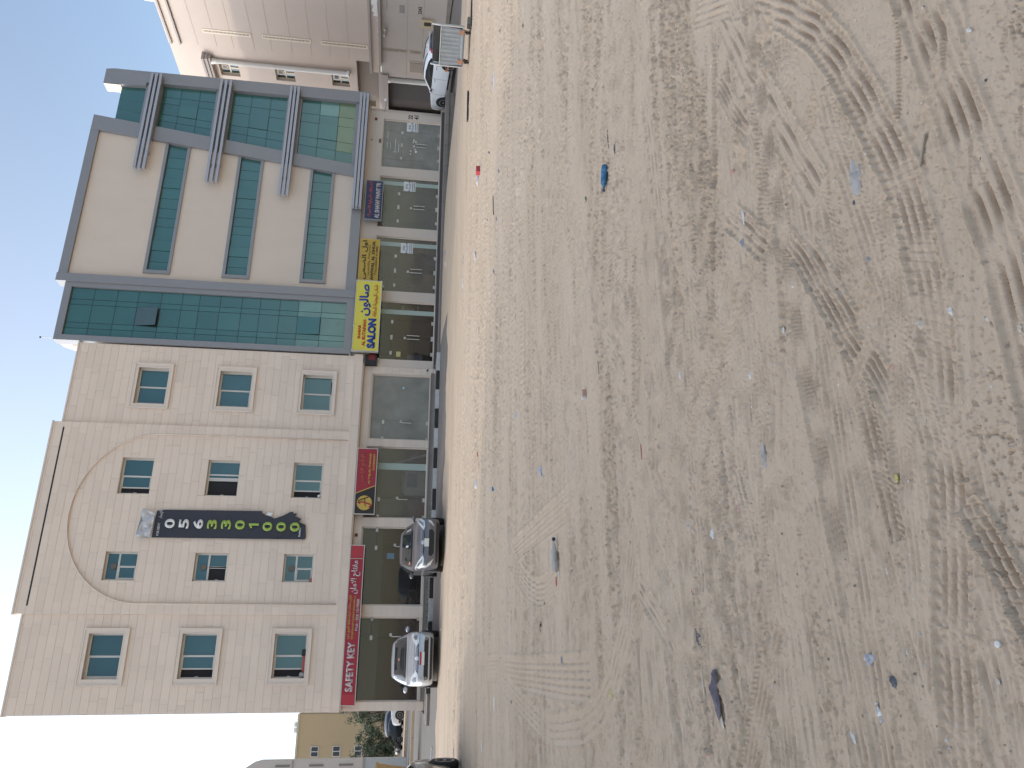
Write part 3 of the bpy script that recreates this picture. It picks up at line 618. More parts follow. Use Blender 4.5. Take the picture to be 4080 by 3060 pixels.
# ------------------------------------------------------------------ green glass building
glass = thing('commercial_building', 'cream building with grey frames, green mirror glass and grey louvre fins', 'building', (20.7, 38, 0))
m = MB(); m.box(13.46, 28.0, 33.15, 47, 4.0, 15.4); m.box(27.75, 28.0, 33.2, 47, 15.4, 16.6); m.box(13.46, 13.7, 33.3, 40, 15.4, 16.0); m.box(16.3, 24.2, 32.95, 33.2, 15.3, 16.75); m.build('body', 'creamside', glass)
MB().prism([(33.12, 15.4), (33.12, 16.45), (33.9, 16.45), (35.2, 15.4)], 13.47, 13.75); m = MB(); m.add([(13.5, 33.1, 15.3), (13.5, 33.1, 16.5), (13.5, 33.6, 16.42), (13.5, 35.0, 15.3), (13.75, 33.1, 15.3), (13.75, 33.1, 16.5), (13.75, 33.6, 16.42), (13.75, 35.0, 15.3)], [(0, 1, 2, 3), (7, 6, 5, 4), (0, 4, 5, 1), (1, 5, 6, 2), (2, 6, 7, 3)]); m.build('parapet_buttress', 'creamside', glass)
# left curtain wall
m = MB(); m.box(13.43, 13.68, Y0-.08, Y0+.45, 4.05, 16.5); m.box(15.97, 16.2, Y0-.08, Y0+.3, 4.05, 16.5); m.box(13.68, 15.97, Y0-.08, Y0+.45, 16.2, 16.5); m.box(13.68, 15.97, Y0-.08, Y0+.3, 4.05, 4.39); m.build('curtain_wall_frame', 'cladding', glass)
cols = [13.68, 14.04, 14.305, 15.16, 15.42, 15.97]; rows = [4.39, 5.50, 6.52, 7.34, 8.20, 9.0, 9.93, 10.82, 11.56, 12.44, 13.41, 14.29, 15.25, 16.2]
def panes(parent, cells, y, m_of, gap=.011):
    for (a, b, c, d, key) in cells: MB().box(a+gap, b-gap, y, y+.02, c+gap, d-gap).build('glass_pane', m_of(key), parent)
cw = MB().box(13.68, 15.97, Y0+.05, Y0+.09, 4.39, 16.2).build('mullion_grid', 'mullion', glass)
def cwm(k):
    i, j = k
    if j <= 1 and i >= 3: return 'tealpale'
    if j == 0 and i <= 2: return 'tealpale'
    if j == 1 and i == 0: return 'tealpale'
    return 'teal'
panes(cw, [(cols[i], cols[i+1], rows[j], rows[j+1], (i, j)) for i in range(5) for j in range(13) if (i, j) not in ((2, 9), (2, 1))], Y0+.03, cwm)
def vent(x0, x1, z0, z1, ang, y):
    m = MB(); c, s_ = math.cos(ang), math.sin(ang); hgt = z1-z0
    q = lambda x, d, dep: (x, y-s_*d-c*dep, z1-c*d+s_*dep*0)
    v = [q(x0+.012, 0, 0), q(x1-.012, 0, 0), q(x1-.012, hgt, 0), q(x0+.012, hgt, 0)]; v2 = [(a, b+.035, e) for a, b, e in v]
    return m.add(v+v2, [(3, 2, 1, 0), (4, 5, 6, 7), (0, 1, 5, 4), (1, 2, 6, 5), (2, 3, 7, 6), (3, 0, 4, 7)])
vent(14.305, 15.16, 12.46, 13.39, .20, Y0+.02).build('open_vent', mat('dusty grey teal glass', (.075, .12, .125), .3, var=.2, spec=.7), cw); MB().box(14.32, 15.15, Y0+.035, Y0+.048, 12.47, 13.38).build('opening_shade', 'black', cw)  # black sheet: the shade inside the opening put into its colour
vent(14.305, 15.16, 5.52, 6.51, .06, Y0+.02).build('open_vent', 'teal', cw)
# cream panel zone with strip windows
def xl(z): return 22.81+(z-4.54)*.12
def xr(z): return 23.47+(z-4.67)*.1336
m = MB(); m.box(16.2, 16.58, Y0-.15, Y0+.45, 4.05, 16.9); m.build('column', 'cladding', glass)
MB().prism([(16.58, 16.5), (xl(16.5), 16.5), (xl(16.88)+.2, 16.88), (16.58, 16.88)], Y0-.1, Y0+.3).build('top_beam', 'cladding', glass)
MB().prism([(16.58, 4.05), (xl(4.05), 4.05), (xl(4.5), 4.5), (16.58, 4.5)], Y0-.1, Y0+.3).build('bottom_beam', 'cladding', glass)
MB().prism([(xl(4.05), 4.05), (xr(4.05), 4.05), (xr(16.86)+.0, 16.86), (xl(16.86), 16.86)], Y0-.13, Y0+.35).build('leaning_column', 'cladding', glass)
STR = [(16.87, 12.27, 13.42), (16.87, 8.83, 10.03), (16.88, 5.44, 6.60)]
def cream_face():
    m = MB(); zs = [4.5, 5.44, 6.60, 8.83, 10.03, 12.27, 13.42, 16.5]
    for a, b in zip(zs, zs[1:]):
        x0 = 16.58; hole = any(abs(a-s_[1]) < .01 for s_ in STR)
        if hole: m.add([(x0, Y0+.02, a), (16.87, Y0+.02, a), (16.87, Y0+.02, b), (x0, Y0+.02, b)], [(0, 1, 2, 3)])
        else: m.add([(x0, Y0+.02, a), (xl(a)+.05, Y0+.02, a), (xl(b)+.05, Y0+.02, b), (x0, Y0+.02, b)], [(0, 1, 2, 3)])
    return m
cream_face().build('cream_panel', 'cream', glass)
CF = [0, .07, .155, .235, .34, .41, .485, .565, .65, .73, .815, .90, 1.0]
for k, (x0, z0, z1) in enumerate(STR):
    f = .135; zb, zt = z0+f, z1-f
    m = MB(); m.prism([(x0, z0), (xl(z0), z0), (xl(zb), zb), (x0, zb)], Y0-.05, Y0+.2); m.prism([(x0, zt), (xl(zt), zt), (xl(z1), z1), (x0, z1)], Y0-.05, Y0+.2); m.box(x0, x0+f+.03, Y0-.05, Y0+.2, zb, zt)
    w = m.build('strip_window', 'cladding', glass); a = x0+f+.03; b = xl((zb+zt)/2)
    MB().prism([(a, zb), (xl(zb), zb), (xl(zt), zt), (a, zt)], Y0+.11, Y0+.14).build('mullion_grid', 'mullion', w)
    for i in range(12):
        p0, p1 = a+(b-a)*CF[i]+.009, a+(b-a)*CF[i+1]-.009; e = (xl(zt)-b if i == 11 else 0)
        opened = i in (2, 8)
        MB().prism([(p0, zb+.012), (p1-e, zb+.012), (p1+e, zt-.012), (p0, zt-.012)], Y0+.09-(.025 if opened else 0), Y0+.11).build('glass_pane', 'teal', w)
# right glass bays
XR = 27.26
RB = [(11.50, 14.03), (8.07, 10.70), (4.69, 7.35)]
fr = [0, .17, .36, .52, .79, 1.0][::-1]
m = MB(); m.box(XR, 27.92, Y0-.13, Y0+.35, 4.05, 16.4); m.prism([(27.0, 16.4), (27.92, 16.4), (27.86, 16.76), (26.98, 16.76)], Y0-.13, Y0+.35); m.prism([(27.05, 14.8), (XR, 14.8), (XR, 16.4), (27.0, 16.4)], Y0-.13, Y0+.35); m.build('column', 'cladding', glass)
MB().add([(26.975, Y0-.12, 15.98), (26.975, Y0+.45, 15.98), (26.975, Y0+.45, 16.74), (26.975, Y0-.12, 16.74)], [(0, 1, 2, 3)]).build('column_return', 'creamside', glass)
for a, b in ((14.03, 14.81), (10.70, 11.50), (7.35, 8.07), (4.05, 4.69)):
    MB().prism([(xr(a)-.02, a), (XR+.01, a), (XR+.01, b), (xr(b)-.02, b)], Y0-.02, Y0+.3).build('transom', 'cladding', glass)
for k, (z0, z1) in enumerate(RB):
    g = MB().prism([(xr(z0)-.02, z0), (XR, z0), (XR, z1), (xr(z1)-.02, z1)], Y0+.11, Y0+.14).build('mullion_grid', 'mullion', glass)
    zz = [z0, z0+(z1-z0)*.31, z0+(z1-z0)*.66, z1]
    for j in range(3):
        for i in range(5):
            c, d = zz[j]+.012, zz[j+1]-.012
            q = lambda t, z: XR-(XR-xr(z))*t
            A_, B_ = [0, .24, .39, .645, .795][i], [.24, .39, .645, .795, 1.0][i]
            mm = 'tealyellow' if k == 2 and j == 0 and i < 4 else ('tealpale' if (k == 2 and j == 1 and i == 0) else 'teal')
            op = .03 if (j == 1 and i == 2) else 0
            MB().prism([(q(B_, c)+.011, c), (q(A_, c)-.011, c), (q(A_, d)-.011, d), (q(B_, d)+.011, d)], Y0+.09-op, Y0+.11).build('glass_pane', mm, g)
z0, z1 = 14.81, 15.97
for a, b in ((0, .37), (.37, .69), (.69, 1.0)):
    q = lambda t, z: 27.04-(27.04-xr(z))*t
    MB().prism([(q(b, z0)+.006, z0), (q(a, z0)-.006, z0), (q(a, z1)-.006, z1), (q(b, z1)+.006, z1)], Y0+.08, Y0+.11).build('glass_pane', 'teal', glass)
# louvre fins, three slats in each set
yf = Y0-.42; kf = yf/Y0
for xa, za, zb in ((22.42, 14.73, 14.20), (21.99, 11.42, 10.86), (21.57, 8.02, 7.54), (21.15, 4.53, 4.08)):
    za, zb = 1.5+(za-1.5)*kf, 1.5+(zb-1.5)*kf; xa *= kf; dz = (za-zb)/2.6
    f = MB(); 
    for xx in (xa+1.0, xa+2.2, 26.0, 27.45): f.box(xx, xx+.05, yf+.18, Y0-.02, zb+.02, za-.02)
    f = f.build('fin_bracket', 'cladding', glass)
    for i in range(3):
        z = za-dz*i*1.0-.09*0; top = za-i*(za-zb-.115)/2
        MB().box(xa-.0, 27.63, yf, yf+.2, top-.115, top).build('fin', 'fin', f)
# roof odds and ends
t = thing('mast', 'thin white mast with a ball on top of the green glass stair tower', 'mast', (13.67, 33.0, 16.5)); MB().tube([(13.66, 33, 16.45), (13.66, 33, 17.16)], .016, 6).build('pole', 'white', t); MB().ball((13.66, 33, 17.2), .045, 10).build('ball', 'black', t, smooth=True)
# ------------------------------------------------------------------ ground floor shops
SH = [('A', 23.72, 26.63, .36, 3.27), ('B', 20.27, 23.18, .36, 3.28), ('C', 16.82, 19.75, .35, 3.27), ('D', 13.37, 16.30, .36, 3.27), ('E', 9.62, 12.63, .45, 3.02), ('F', 6.18, 9.25, .48, 3.08), ('G', 2.63, 5.77, .52, 3.06), ('H', -.98, 2.15, .53, 3.02)]
gw = MB().wall(13.0, 27.07, .19, 4.06, YG, [s_[1:] for s_ in SH[:4]], .13); gw.add([(27.07, YG, .19), (27.07, 34.4, .19), (27.07, 34.4, 4.06), (27.07, YG, 4.06)], [(0, 1, 2, 3)]); gw.build('shop_wall', 'cream', glass)
MB().box(13.0, 28.0, Y0+.0, 33.3, 4.06, 4.12).build('soffit', 'cream', glass); MB().box(27.7, 28.0, YG, 33.3, 3.75, 4.06).build('soffit_beam', 'cream', glass)
MB().box(27.07, 28, 33.8, 34.4, .1, 4.06).build('return_wall', 'cream', glass)
MB().wall(-1.33, 13.0, .28, 3.5, YG, [s_[1:] for s_ in SH[4:]], .13).build('shop_wall', 'joint', stone)
MB().box(-1.3, 12.98, Y0-.1, 33.3, 3.44, 3.475).build('soffit', 'mould', stone)
whole, cut = [], []
bl = [s_[1:] for s_ in SH[4:]]
lay(-1.33, 12.98, .30, 3.44, YG-TK, lambda a, b: [(q[0]-.02, q[1]+.02) for q in bl if q[3]+.02 > a+.01 and q[2] < b-.01], 31)
m = MB()
for a, b, e, c, d in cut: m.box(a, b, e, e+TK-.001, c, d)
for x_, e, z_ in whole: m.box(x_-TLEN/2+J/2, x_+TLEN/2-J/2, e, e+TK-.001, z_-CH/2+J/2, z_+CH/2-J/2)
stuff(m.build('cut_tile', 'stone2', stone))
for p, x0, x1, zt in ((glass, 13.0, 27.1, .355), (stone, -1.0, 12.65, .445)):
    MB().box(x0, x1, 32.55, 33.0, .15, zt-.03).build('plinth', 'marble' if p is glass else 'concrete', p); MB().box(x0, x1, 32.52, 33.02, zt-.03, zt).build('plinth_top', 'concrete', p)
M['dusty'] = dusty_glass('dust filmed shop glass', (.80, .83, .80), .36, (.33, .32, .28)); M['thick'] = dusty_glass('whitened shop glass', (.74, .78, .74), .72, (.36, .345, .30)); M['semi'] = dusty_glass('lightly dusty shop glass', (.84, .84, .82), .22, (.32, .305, .27)); M['clear'] = dusty_glass('clear dark shop glass', (.72, .70, .69), .07, (.20, .18, .17))
GL = dict(A='thick', B='dusty', C='semi', D='clear', E='thick', F='semi', G='clear', H='clear')
def bar_handle(x, z0, z1, par, y=YP-.06):
    m = MB(); m.tube([(x, y, z0), (x, y, z1)], .017, 8); m.tube([(x, y, z0+.1), (x, YP+.02, z0+.1)], .01, 6); m.tube([(x, y, z1-.1), (x, YP+.02, z1-.1)], .01, 6); return m.build('door_handle', 'steel', par)
FIT = dict(A=[25.93, 25.16, 24.37], B=[22.26, 21.49, 20.70], C=[18.75, 17.96, 17.19], D=[15.29, 14.51, 13.73], E=[10.42, 9.66], F=[6.97, 6.23], G=[5.68, 4.93], H=[2.12, 1.37])
HND = dict(A=[25.27, 25.08], B=[21.59, 21.41], C=[18.07, 17.88], D=[14.61, 14.43], E=[10.39], F=[6.97], G=[4.98], H=[1.41])
SIDE = {'B': (22.73, 22.95), 'C': (19.28, 19.5), 'D': (15.68, 15.91), 'F': (8.27, 8.56)}
for k, x0, x1, z0, z1 in SH:
    par = glass if k in 'ABCD' else stone; zf = 2.30 if k in 'ABCD' else 2.46
    m = MB(); f = .035
    m.box(x0, x1, YP-.02, YP+.03, z1-f, z1); m.box(x0, x0+f, YP-.02, YP+.03, z0, z1-f); m.box(x1-f, x1, YP-.02, YP+.03, z0, z1-f); m.box(x0+f, x1-f, YP-.02, YP+.03, z0, z0+.03)
    sf = m.build('storefront', 'mould', par)
    fx = sorted(FIT[k]); doors = (fx[0]-.09, fx[-1]+.09) if len(fx) == 3 else ((fx[0], fx[-1]+.08) if k in 'EFGH' else (fx[0], fx[-1]))
    d0, d1 = max(doors[0], x0+f), min(doors[1], x1-f); mids = [fx[1]] if len(fx) == 3 else []
    cells = [(x0+f, d0, z0+.03, z1-f), (d1, x1-f, z0+.03, z1-f), (d0, d1, zf, z1-f)]
    e = [d0]+mids+[d1]; cells += [(a, b, z0+.03, zf) for a, b in zip(e, e[1:])]
    for a, b, c, d in cells:
        if b-a > .06: MB().box(a+.004, b-.004, YP, YP+.012, c+.004, d-.004).build('glass_pane', GL[k], sf)
    hinge = MB().box(-.085, .085, -.02, .03, -.05, .05).mesh('patch_fitting', 'fitting')
    for x_ in FIT[k]:
        for zz in (zf, z0+.085):
            o = bpy.data.objects.new('patch_fitting', hinge); COL.objects.link(o); o.parent = sf; o.location = Vector((x_, YP, zz))-wloc(par)
            if x_ == mids[0] if mids else False: o.scale.x = 1.35
    for x_ in HND[k]: bar_handle(x_, 1.02 if k in 'ABCD' else 1.24, 1.60 if k in 'ABCD' else 1.66, sf)
    MB().box(x_+.02, x_+.13, YP-.015, YP+.025, 1.64, 1.74).build('lock_box', 'fitting', sf)
    # room behind
    m = MB(); a, b, c, d = x0-.1, x1+.1, z0-.06, z1+.1; ya, yb2 = YP+.06, 37.2
    m.add([(a, ya, c), (b, ya, c), (b, yb2, c), (a, yb2, c), (a, ya, d), (b, ya, d), (b, yb2, d), (a, yb2, d)], [(0, 1, 2, 3), (7, 6, 5, 4), (2, 6, 7, 3), (0, 3, 7, 4), (1, 5, 6, 2)])
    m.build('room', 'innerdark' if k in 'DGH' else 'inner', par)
    if k in 'GH': MB().box(x0+.05, x1-.05, 33.35, 33.4, 2.2, z1).build('bulkhead', 'inner', par)
    if k in SIDE:
        a, b = SIDE[k]; MB().box(a, b, YP-.008, YP-.003, z0+.03, z1-f).build('pale_upright', mat('pale green upright '+k, (.42, .48, .41), .7, var=.05), sf)
# lettings posters on the glass of the three empty shops
for x, z, what in ((26.31, 1.80, 'rightmost shop beside the painted 2241'), (22.72, 1.80, 'shop under the blue paint sign'), (19.22, 1.79, 'shop under the mustard tailoring sign')):
    t = thing('poster', 'white to-let poster on the glass of the ' + what, 'poster', (x, YP-.012, z), 'to-let posters on the shop glass')
    MB().box(x-.275, x+.275, YP-.012, YP-.004, z-.29, z+.29).build('sheet', 'white', t)
    text('H H', x-.12, x+.12, z+.08, z+.2, YP-.014, 'black', t, 'lettering', bold=.02, thick=.001); text('TO-LET', x-.2, x+.2, z-.06, z+.04, YP-.014, mat('poster blue', (.02, .09, .2), .6) if 'poster blue' not in MATS else MATS['poster blue'], t, 'lettering', bold=.02, thick=.001)
    for dz in (-.14, -.23):
        m = MB(); m.ball((x-.21, YP-.013, z+dz), .028, 8, (1, .1, 1))
        for q in range(9): m.box(x-.15+q*.045, x-.15+q*.045+.034, YP-.0145, YP-.0125, z+dz-.018, z+dz+.018)
        m.build('phone_line', 'black', t)
    for s_ in (-1, 1): MB().prism([(x+s_*.275, z-.02), (x+s_*.21, z+.0), (x+s_*.235, z+.06), (x+s_*.275, z+.04)], YP-.0145, YP-.0125).build('corner_mark', 'black', t)
# small things on the shop glass and behind it
sfA = [o for o in bpy.data.objects if o.name.startswith('storefront')][0]
tape = [(25.7, 26.15, 3.02, .02), (25.15, 25.5, 3.03, .02), (25.1, 25.45, 2.86, .02), (24.95, 25.75, 2.62, .022), (24.95, 25.4, 2.45, .022)]
for a, b, z, w in tape: MB().box(a-.2, b-.2, YP-.006, YP-.001, z-w/2, z+w/2).build('tape_strip', 'white', sfA)
MB().box(24.72, 24.74, YP-.006, YP-.001, 2.5, 2.7).build('tape_strip', 'white', sfA)
for x, z, r in ((25.52, 1.70, .045), (25.4, 1.73, .03), (25.44, 1.6, .04), (24.98, 1.62, .035), (24.84, 1.58, .06), (24.86, 1.84, .035), (24.68, 1.84, .035)): MB().ball((x, YP-.003, z), r, 8, (1.3, .08, 1)).build('paper_scrap', 'white', sfA)
def inside(name, label, cat, fn, loc):
    t = thing(name, label, cat, loc); fn(t); return t
fcard = mat('brown cardboard', (.46, .31, .19), .85, var=.1); M['card'] = fcard
inside('carton', 'big brown carton standing behind the glass under the yellow signs, left side', 'carton', lambda t: MB().box(16.98, 17.62, 33.15, 33.75, .36, 1.05).build('box_body', 'card', t), (17.3, 33.4, .36))
inside('carton', 'open brown carton on top of the big carton behind the glass', 'carton', lambda t: (MB().box(17.0, 17.42, 33.2, 33.7, 1.055, 1.6).build('box_body', 'card', t), MB().prism([(17.42, 1.6), (17.55, 1.72), (17.54, 1.73), (17.41, 1.61)], 33.2, 33.7).build('flap', 'card', t)), (17.2, 33.4, 1.055))
inside('carton', 'brown carton behind the glass beside the blue tub', 'carton', lambda t: MB().box(17.66, 18.0, 33.2, 33.6, .36, .95).build('box_body', 'card', t), (17.8, 33.4, .36))
inside('tub', 'blue tub on the floor behind the glass of the tailoring shop', 'tub', lambda t: MB().lathe([(.16, 0), (.22, .42), (.235, .44), (.2, .43)], (18.75, 33.5, .36)).build('tub_body', mat('blue plastic', (.03, .12, .3), .5), t, smooth=True), (18.75, 33.5, .36))
inside('carton', 'pale carton high on a stack behind the tailoring shop glass near the right edge', 'carton', lambda t: (MB().box(19.1, 19.6, 33.2, 33.7, .36, 1.0).build('lower_case', 'inner', t), MB().box(19.15, 19.58, 33.2, 33.6, 1.005, 1.75).build('box_body', 'card', t)), (19.35, 33.4, .36))
red = mat('red plastic', (.42, .035, .03), .5)
inside('crate', 'low red crate behind the glass of the shop with the blue sign', 'crate', lambda t: (MB().box(20.4, 21.0, 33.15, 33.6, .36, .72).build('crate_body', red, t), MB().box(20.38, 21.02, 33.13, 33.62, .70, .74).build('rim', red, t)), (20.7, 33.4, .36))
inside('crate', 'small red box on the floor right of the low red crate', 'box', lambda t: MB().box(21.2, 21.45, 33.3, 33.6, .36, .6).build('crate_body', red, t), (21.3, 33.4, .36))
inside('case', 'pale blue case at the left foot of the rightmost shop window', 'case', lambda t: (MB().box(23.8, 24.32, 33.1, 33.5, .37, .84).build('case_body', mat('pale blue case', (.36, .47, .47), .6), t), MB().box(23.95, 24.15, 33.08, 33.1, .6, .66).build('grip', 'black', t), MB().box(23.78, 23.95, 33.12, 33.4, .84, .98).build('lid', 'wframe', t)), (24, 33.3, .37))
inside('carton', 'reddish square carton behind the stationery shop glass, lower left', 'carton', lambda t: MB().box(6.3, 6.85, 33.25, 33.7, .48, 1.2).build('box_body', mat('dull red card', (.30, .07, .06), .8), t), (6.6, 33.4, .48))
def fridge(t):
    MB().box(7.2, 8.3, 33.12, 33.75, .5, 1.42).build('cabinet', mat('pale enamel', (.52, .60, .61), .4), t); MB().box(7.22, 8.28, 33.1, 33.12, .56, 1.38).build('front_panel', 'white', t)
    MB().box(7.55, 8.15, 33.09, 33.1, .86, 1.3).build('picture', mat('blue picture', (.25, .38, .5), .5, var=.5, scale=9), t); MB().box(7.3, 8.1, 33.2, 33.7, 1.425, 1.5).build('tray', mat('aqua tray', (.25, .42, .45), .5), t)
inside('freezer', 'white chest freezer with a blue picture behind the stationery shop glass', 'freezer', fridge, (7.75, 33.4, .5))
for i, (xa, xb) in enumerate(((8.65, 9.1), (8.75, 9.2), (8.9, 9.22))):
    t = thing('ladder', ['silver ladder rail leaning behind the stationery shop glass, longest', 'silver ladder rail leaning behind the stationery shop glass, middle', 'silver ladder rail leaning behind the stationery shop glass, shortest'][i], 'ladder', (xa, 33.5, .5))
    MB().tube([(xb-.1*i, 33.25, .5), (xa-.15+.05*i, 33.6, 2.5-.6*i)], .045, 6).build('rail', 'steel', t); MB().tube([(xb-.02-.1*i, 33.3, .9), (xb-.12-.1*i, 33.4, 1.2)], .02, 6).build('rung', 'steel', t)
# bead curtain and string of bulbs in the dark shop
t = thing('bead_curtain', 'dark bead curtain with pale beads at its foot in the dark shop', 'curtain', (3.5, 33.15, .55)); m = MB()
for i in range(48):
    x = 2.72+i*.036; m.tube([(x, 33.14, .82), (x, 33.14, 2.15)], .006, 4, cap=False)
stuff(m.build('strand', mat('dark beads', (.03, .022, .02), .5), t)); m = MB()
for i in range(17):
    for j in range(3): m.ball((2.75+i*.055+.01*(j % 2), 33.12, .58+j*.07), .016, 6)
stuff(m.build('bead', mat('pale beads', (.55, .40, .33), .6), t))
m = MB()
for i in range(18): m.ball((2.72+i*.1, 33.08, 2.19+.012*math.sin(i*1.9)), .022, 6)
stuff(m.build('bulb', mat('bulb glass', (.6, .5, .4), .4), t)); MB().box(2.68, 4.5, 33.1, 33.12, 2.16, 2.175).build('rail', 'black', t)
t = thing('notice', 'small blue notice stuck on the dark shop door glass', 'notice', (4.62, YP, 1.9)); MB().box(4.48, 4.72, YP-.006, YP-.001, 1.70, 2.0).build('sheet', mat('blue grey paper', (.16, .22, .27), .7), t)
t = thing('notice', 'yellow framed picture on the salon window, left of its door', 'notice', (13.65, YP, 1.95)); MB().box(13.55, 13.8, YP-.02, YP-.002, 1.85, 2.05).build('frame', mat('yellow frame', (.6, .5, .15), .6), t); MB().box(13.6, 13.75, YP-.026, YP-.02, 1.89, 2.01).build('picture', mat('pale picture', (.55, .5, .3), .7, var=.4, scale=20), t)
t = thing('towel', 'pale blue towel hanging inside the salon window', 'towel', (13.6, 33.2, .9)); m = MB(); m.add([(13.52+.05*i, 33.2+.02*math.sin(i*2.2), z) for z in (.85, 1.25, 1.55) for i in range(6)], [(i+6*j, i+1+6*j, i+7+6*j, i+6+6*j) for i in range(5) for j in range(2)]); m.build('cloth', mat('pale blue cloth', (.42, .48, .52), .9), t, smooth=True)
t = thing('shelf', 'pale shelf with small white boxes inside the salon side window', 'shelf', (16.05, 33.3, .4)); MB().box(15.95, 16.25, 33.15, 33.5, 1.12, 1.16).build('board', 'wframe', t)
for a, b, z in ((15.97, 16.1, 1.5), (16.0, 16.22, 1.75), (15.97, 16.08, 1.3)): MB().box(a, b, 33.12, 33.3, z, z+.17).build('white_box', 'wframe', t)
t = thing('tub', 'red white cloth bundle behind the grey glass of the vacant stone shop', 'bundle', (12.3, 33.4, .5)); MB().ball((12.35, 33.4, 1.35), .22, 12, (1, .7, .9)).build('bundle_body', red, t, smooth=True)
t = thing('sticker', 'small pale blue sticker on the glass of the vacant stone shop', 'sticker', (12.05, YP, 1.65)); MB().box(12.0, 12.1, YP-.005, YP-.001, 1.6, 1.68).build('sheet', mat('pale blue paper', (.4, .6, .65), .7), t)
# painted house number on the end pillar, alarm boxes, cameras
text('22', 26.74, 27.0, 1.82, 2.04, YG-.003, 'black', glass, 'house_number', bold=.03, thick=.001); text('41', 26.74, 27.0, 1.50, 1.74, YG-.003, 'black', glass, 'house_number', bold=.03, thick=.001)
al = mat('alarm red', (.16, .015, .015), .5)
for x, z, p, l in ((26.55, 3.66, glass, ''), (5.42, 3.3, stone, '')): MB().box(x-.06, x+.06, YG-.06, YG, z-.06, z+.06).build('fire_alarm', al, p)
MB().box(25.13, 25.33, YG-.05, YG, 3.34, 3.44).build('junction_box', mat('brown box', (.16, .11, .08), .7), glass); MB().tube([(25.2, YG-.01, 3.85), (25.28, YG-.03, 3.81), (25.3, YG-.01, 3.75)], .018, 6).build('cable_stub', 'b3trim', glass)
t = thing('wall_lamp', 'white globe lamp on an arm at the end pillar by the garage', 'lamp', (27.07, YG, 3.3)); MB().tube([(27.05, YG, 3.25), (27.3, YG-.25, 3.2), (27.45, YG-.35, 3.2)], .025, 6).build('arm', 'b3trim', t); MB().ball((27.5, YG-.38, 3.22), .085, 10).build('globe', 'white', t, smooth=True)
for x, z, l in ((13.35, 2.85, 'small white security camera under the left end of the yellow salon sign'), (17.0, 2.82, 'small white security camera under the right end of the yellow salon sign'), (12.9, .62, 'small dark wall camera low on the pillar right of the vacant shop')):
    t = thing('camera', l, 'camera', (x, YG, z)); q = MB(); q.tube([(x, YG-.02, z), (x-.03, YG-.13, z-.03)], .035, 8); q.build('housing', 'white' if z > 1 else 'black', t); MB().box(x-.03, x+.03, YG-.03, YG, z-.04, z+.04).build('bracket', 'fitting', t)
MB().box(12.78, 12.98, YG-.09, YG-.02, .28, .46).build('stub_wall', 'mould', stone)
# grass growing from the pavement by the dark shop
m = MB(); R = random.Random(4)
for i in range(420):
    x, y = R.gauss(4.9, .7), 31.3+R.random()*1.1; 
    if i % 3 == 0: x = R.gauss(2.2, .5)
    hh = .05+.14*R.random(); a = R.random()*6.3; m.add([(x, y, .25), (x+.02*math.cos(a), y+.02*math.sin(a), .25), (x+.07*math.cos(a+1), y+.07*math.sin(a+1), .25+hh)], [(0, 1, 2)])
stuff(m.build('grass', mat('weed green', (.06, .10, .03), .8, isl=.5)))

# ------------------------------------------------------------------ shop signs
YS = 32.47
def sign(name, label, x0, x1, z0, z1, m, rim, d=.14, y=YS):
    t = thing(name, label, 'sign', ((x0+x1)/2, y, z0)); k = y/32.5
    MB().box(x0, x1, y, y+d, z0, z1).build('board', m, t)
    q = MB(); b = .03; q.box(x0-b, x1+b, y-.012, y+d-.02, z1, z1+b); q.box(x0-b, x1+b, y-.012, y+d-.02, z0-b, z0); q.box(x0-b, x0, y-.012, y+d-.02, z0, z1); q.box(x1, x1+b, y-.012, y+d-.02, z0, z1); q.build('rim', rim, t)
    return t
rd = mat('sign red', (.36, .018, .035), .45, var=.05); M['rd'] = rd; M['gold'] = mat('gold lettering', (.62, .40, .08), .5); M['silver'] = mat('pale lettering', (.55, .47, .46), .4, metal=.1)
M['sblue'] = mat('sign blue', (.015, .05, .28), .45); M['sred'] = mat('orange red lettering', (.55, .06, .02), .5); M['sy'] = mat('bright yellow panel', (.72, .62, .08), .5, var=.04); M['must'] = mat('mustard panel', (.50, .33, .05), .5, var=.08); M['navy'] = mat('navy panel', (.02, .035, .085), .5, var=.1); M['pink'] = mat('faded red lettering', (.5, .10, .10), .5); M['ink'] = mat('dark lettering', (.03, .025, .02), .6); M['olive'] = mat('brown lettering', (.20, .11, .02), .6)
y = YS-.002
t = sign('shop_sign', 'long red sign reading SAFETY KEY over the leftmost two shops', -1.1, 4.93, 2.93, 3.45, 'rd', 'fitting')
MB().box(-1.1, -.72, y-.004, y, 2.95, 3.43).build('end_panel', mat('brighter red', (.45, .03, .045), .4), t); MB().box(4.42, 4.93, y-.004, y, 2.95, 3.43).build('end_panel', MATS['brighter red'], t); MB().box(4.40, 4.42, y-.02, y, 2.93, 3.46).build('edge_strip', 'fitting', t)
text('SAFETY KEY', -.62, 1.2, 3.04, 3.33, y, 'silver', t, bold=.045)
text('لتركيب معدات السلامة واطفاء الحريق ذ.م.م', 1.32, 2.95, 3.24, 3.42, y, 'gold', t, ar=True, bold=.015); text('FIRE FIGHTING SAFETY EQUIPMENT INSTALLATION L.L.C', 1.3, 2.95, 3.12, 3.21, y, 'gold', t, bold=.02); text('Mob : 050 1519008', 1.62, 2.82, 2.97, 3.085, y, 'silver', t, bold=.02)
text('مفتاح الامان', 3.02, 4.33, 3.0, 3.38, y, 'silver', t, ar=True, bold=.03)
t = sign('shop_sign', 'red and black sign reading AL TAJ AL THAHABI STATIONARY with a gold disc', 6.25, 9.03, 2.62, 3.42, 'rd', 'fitting')
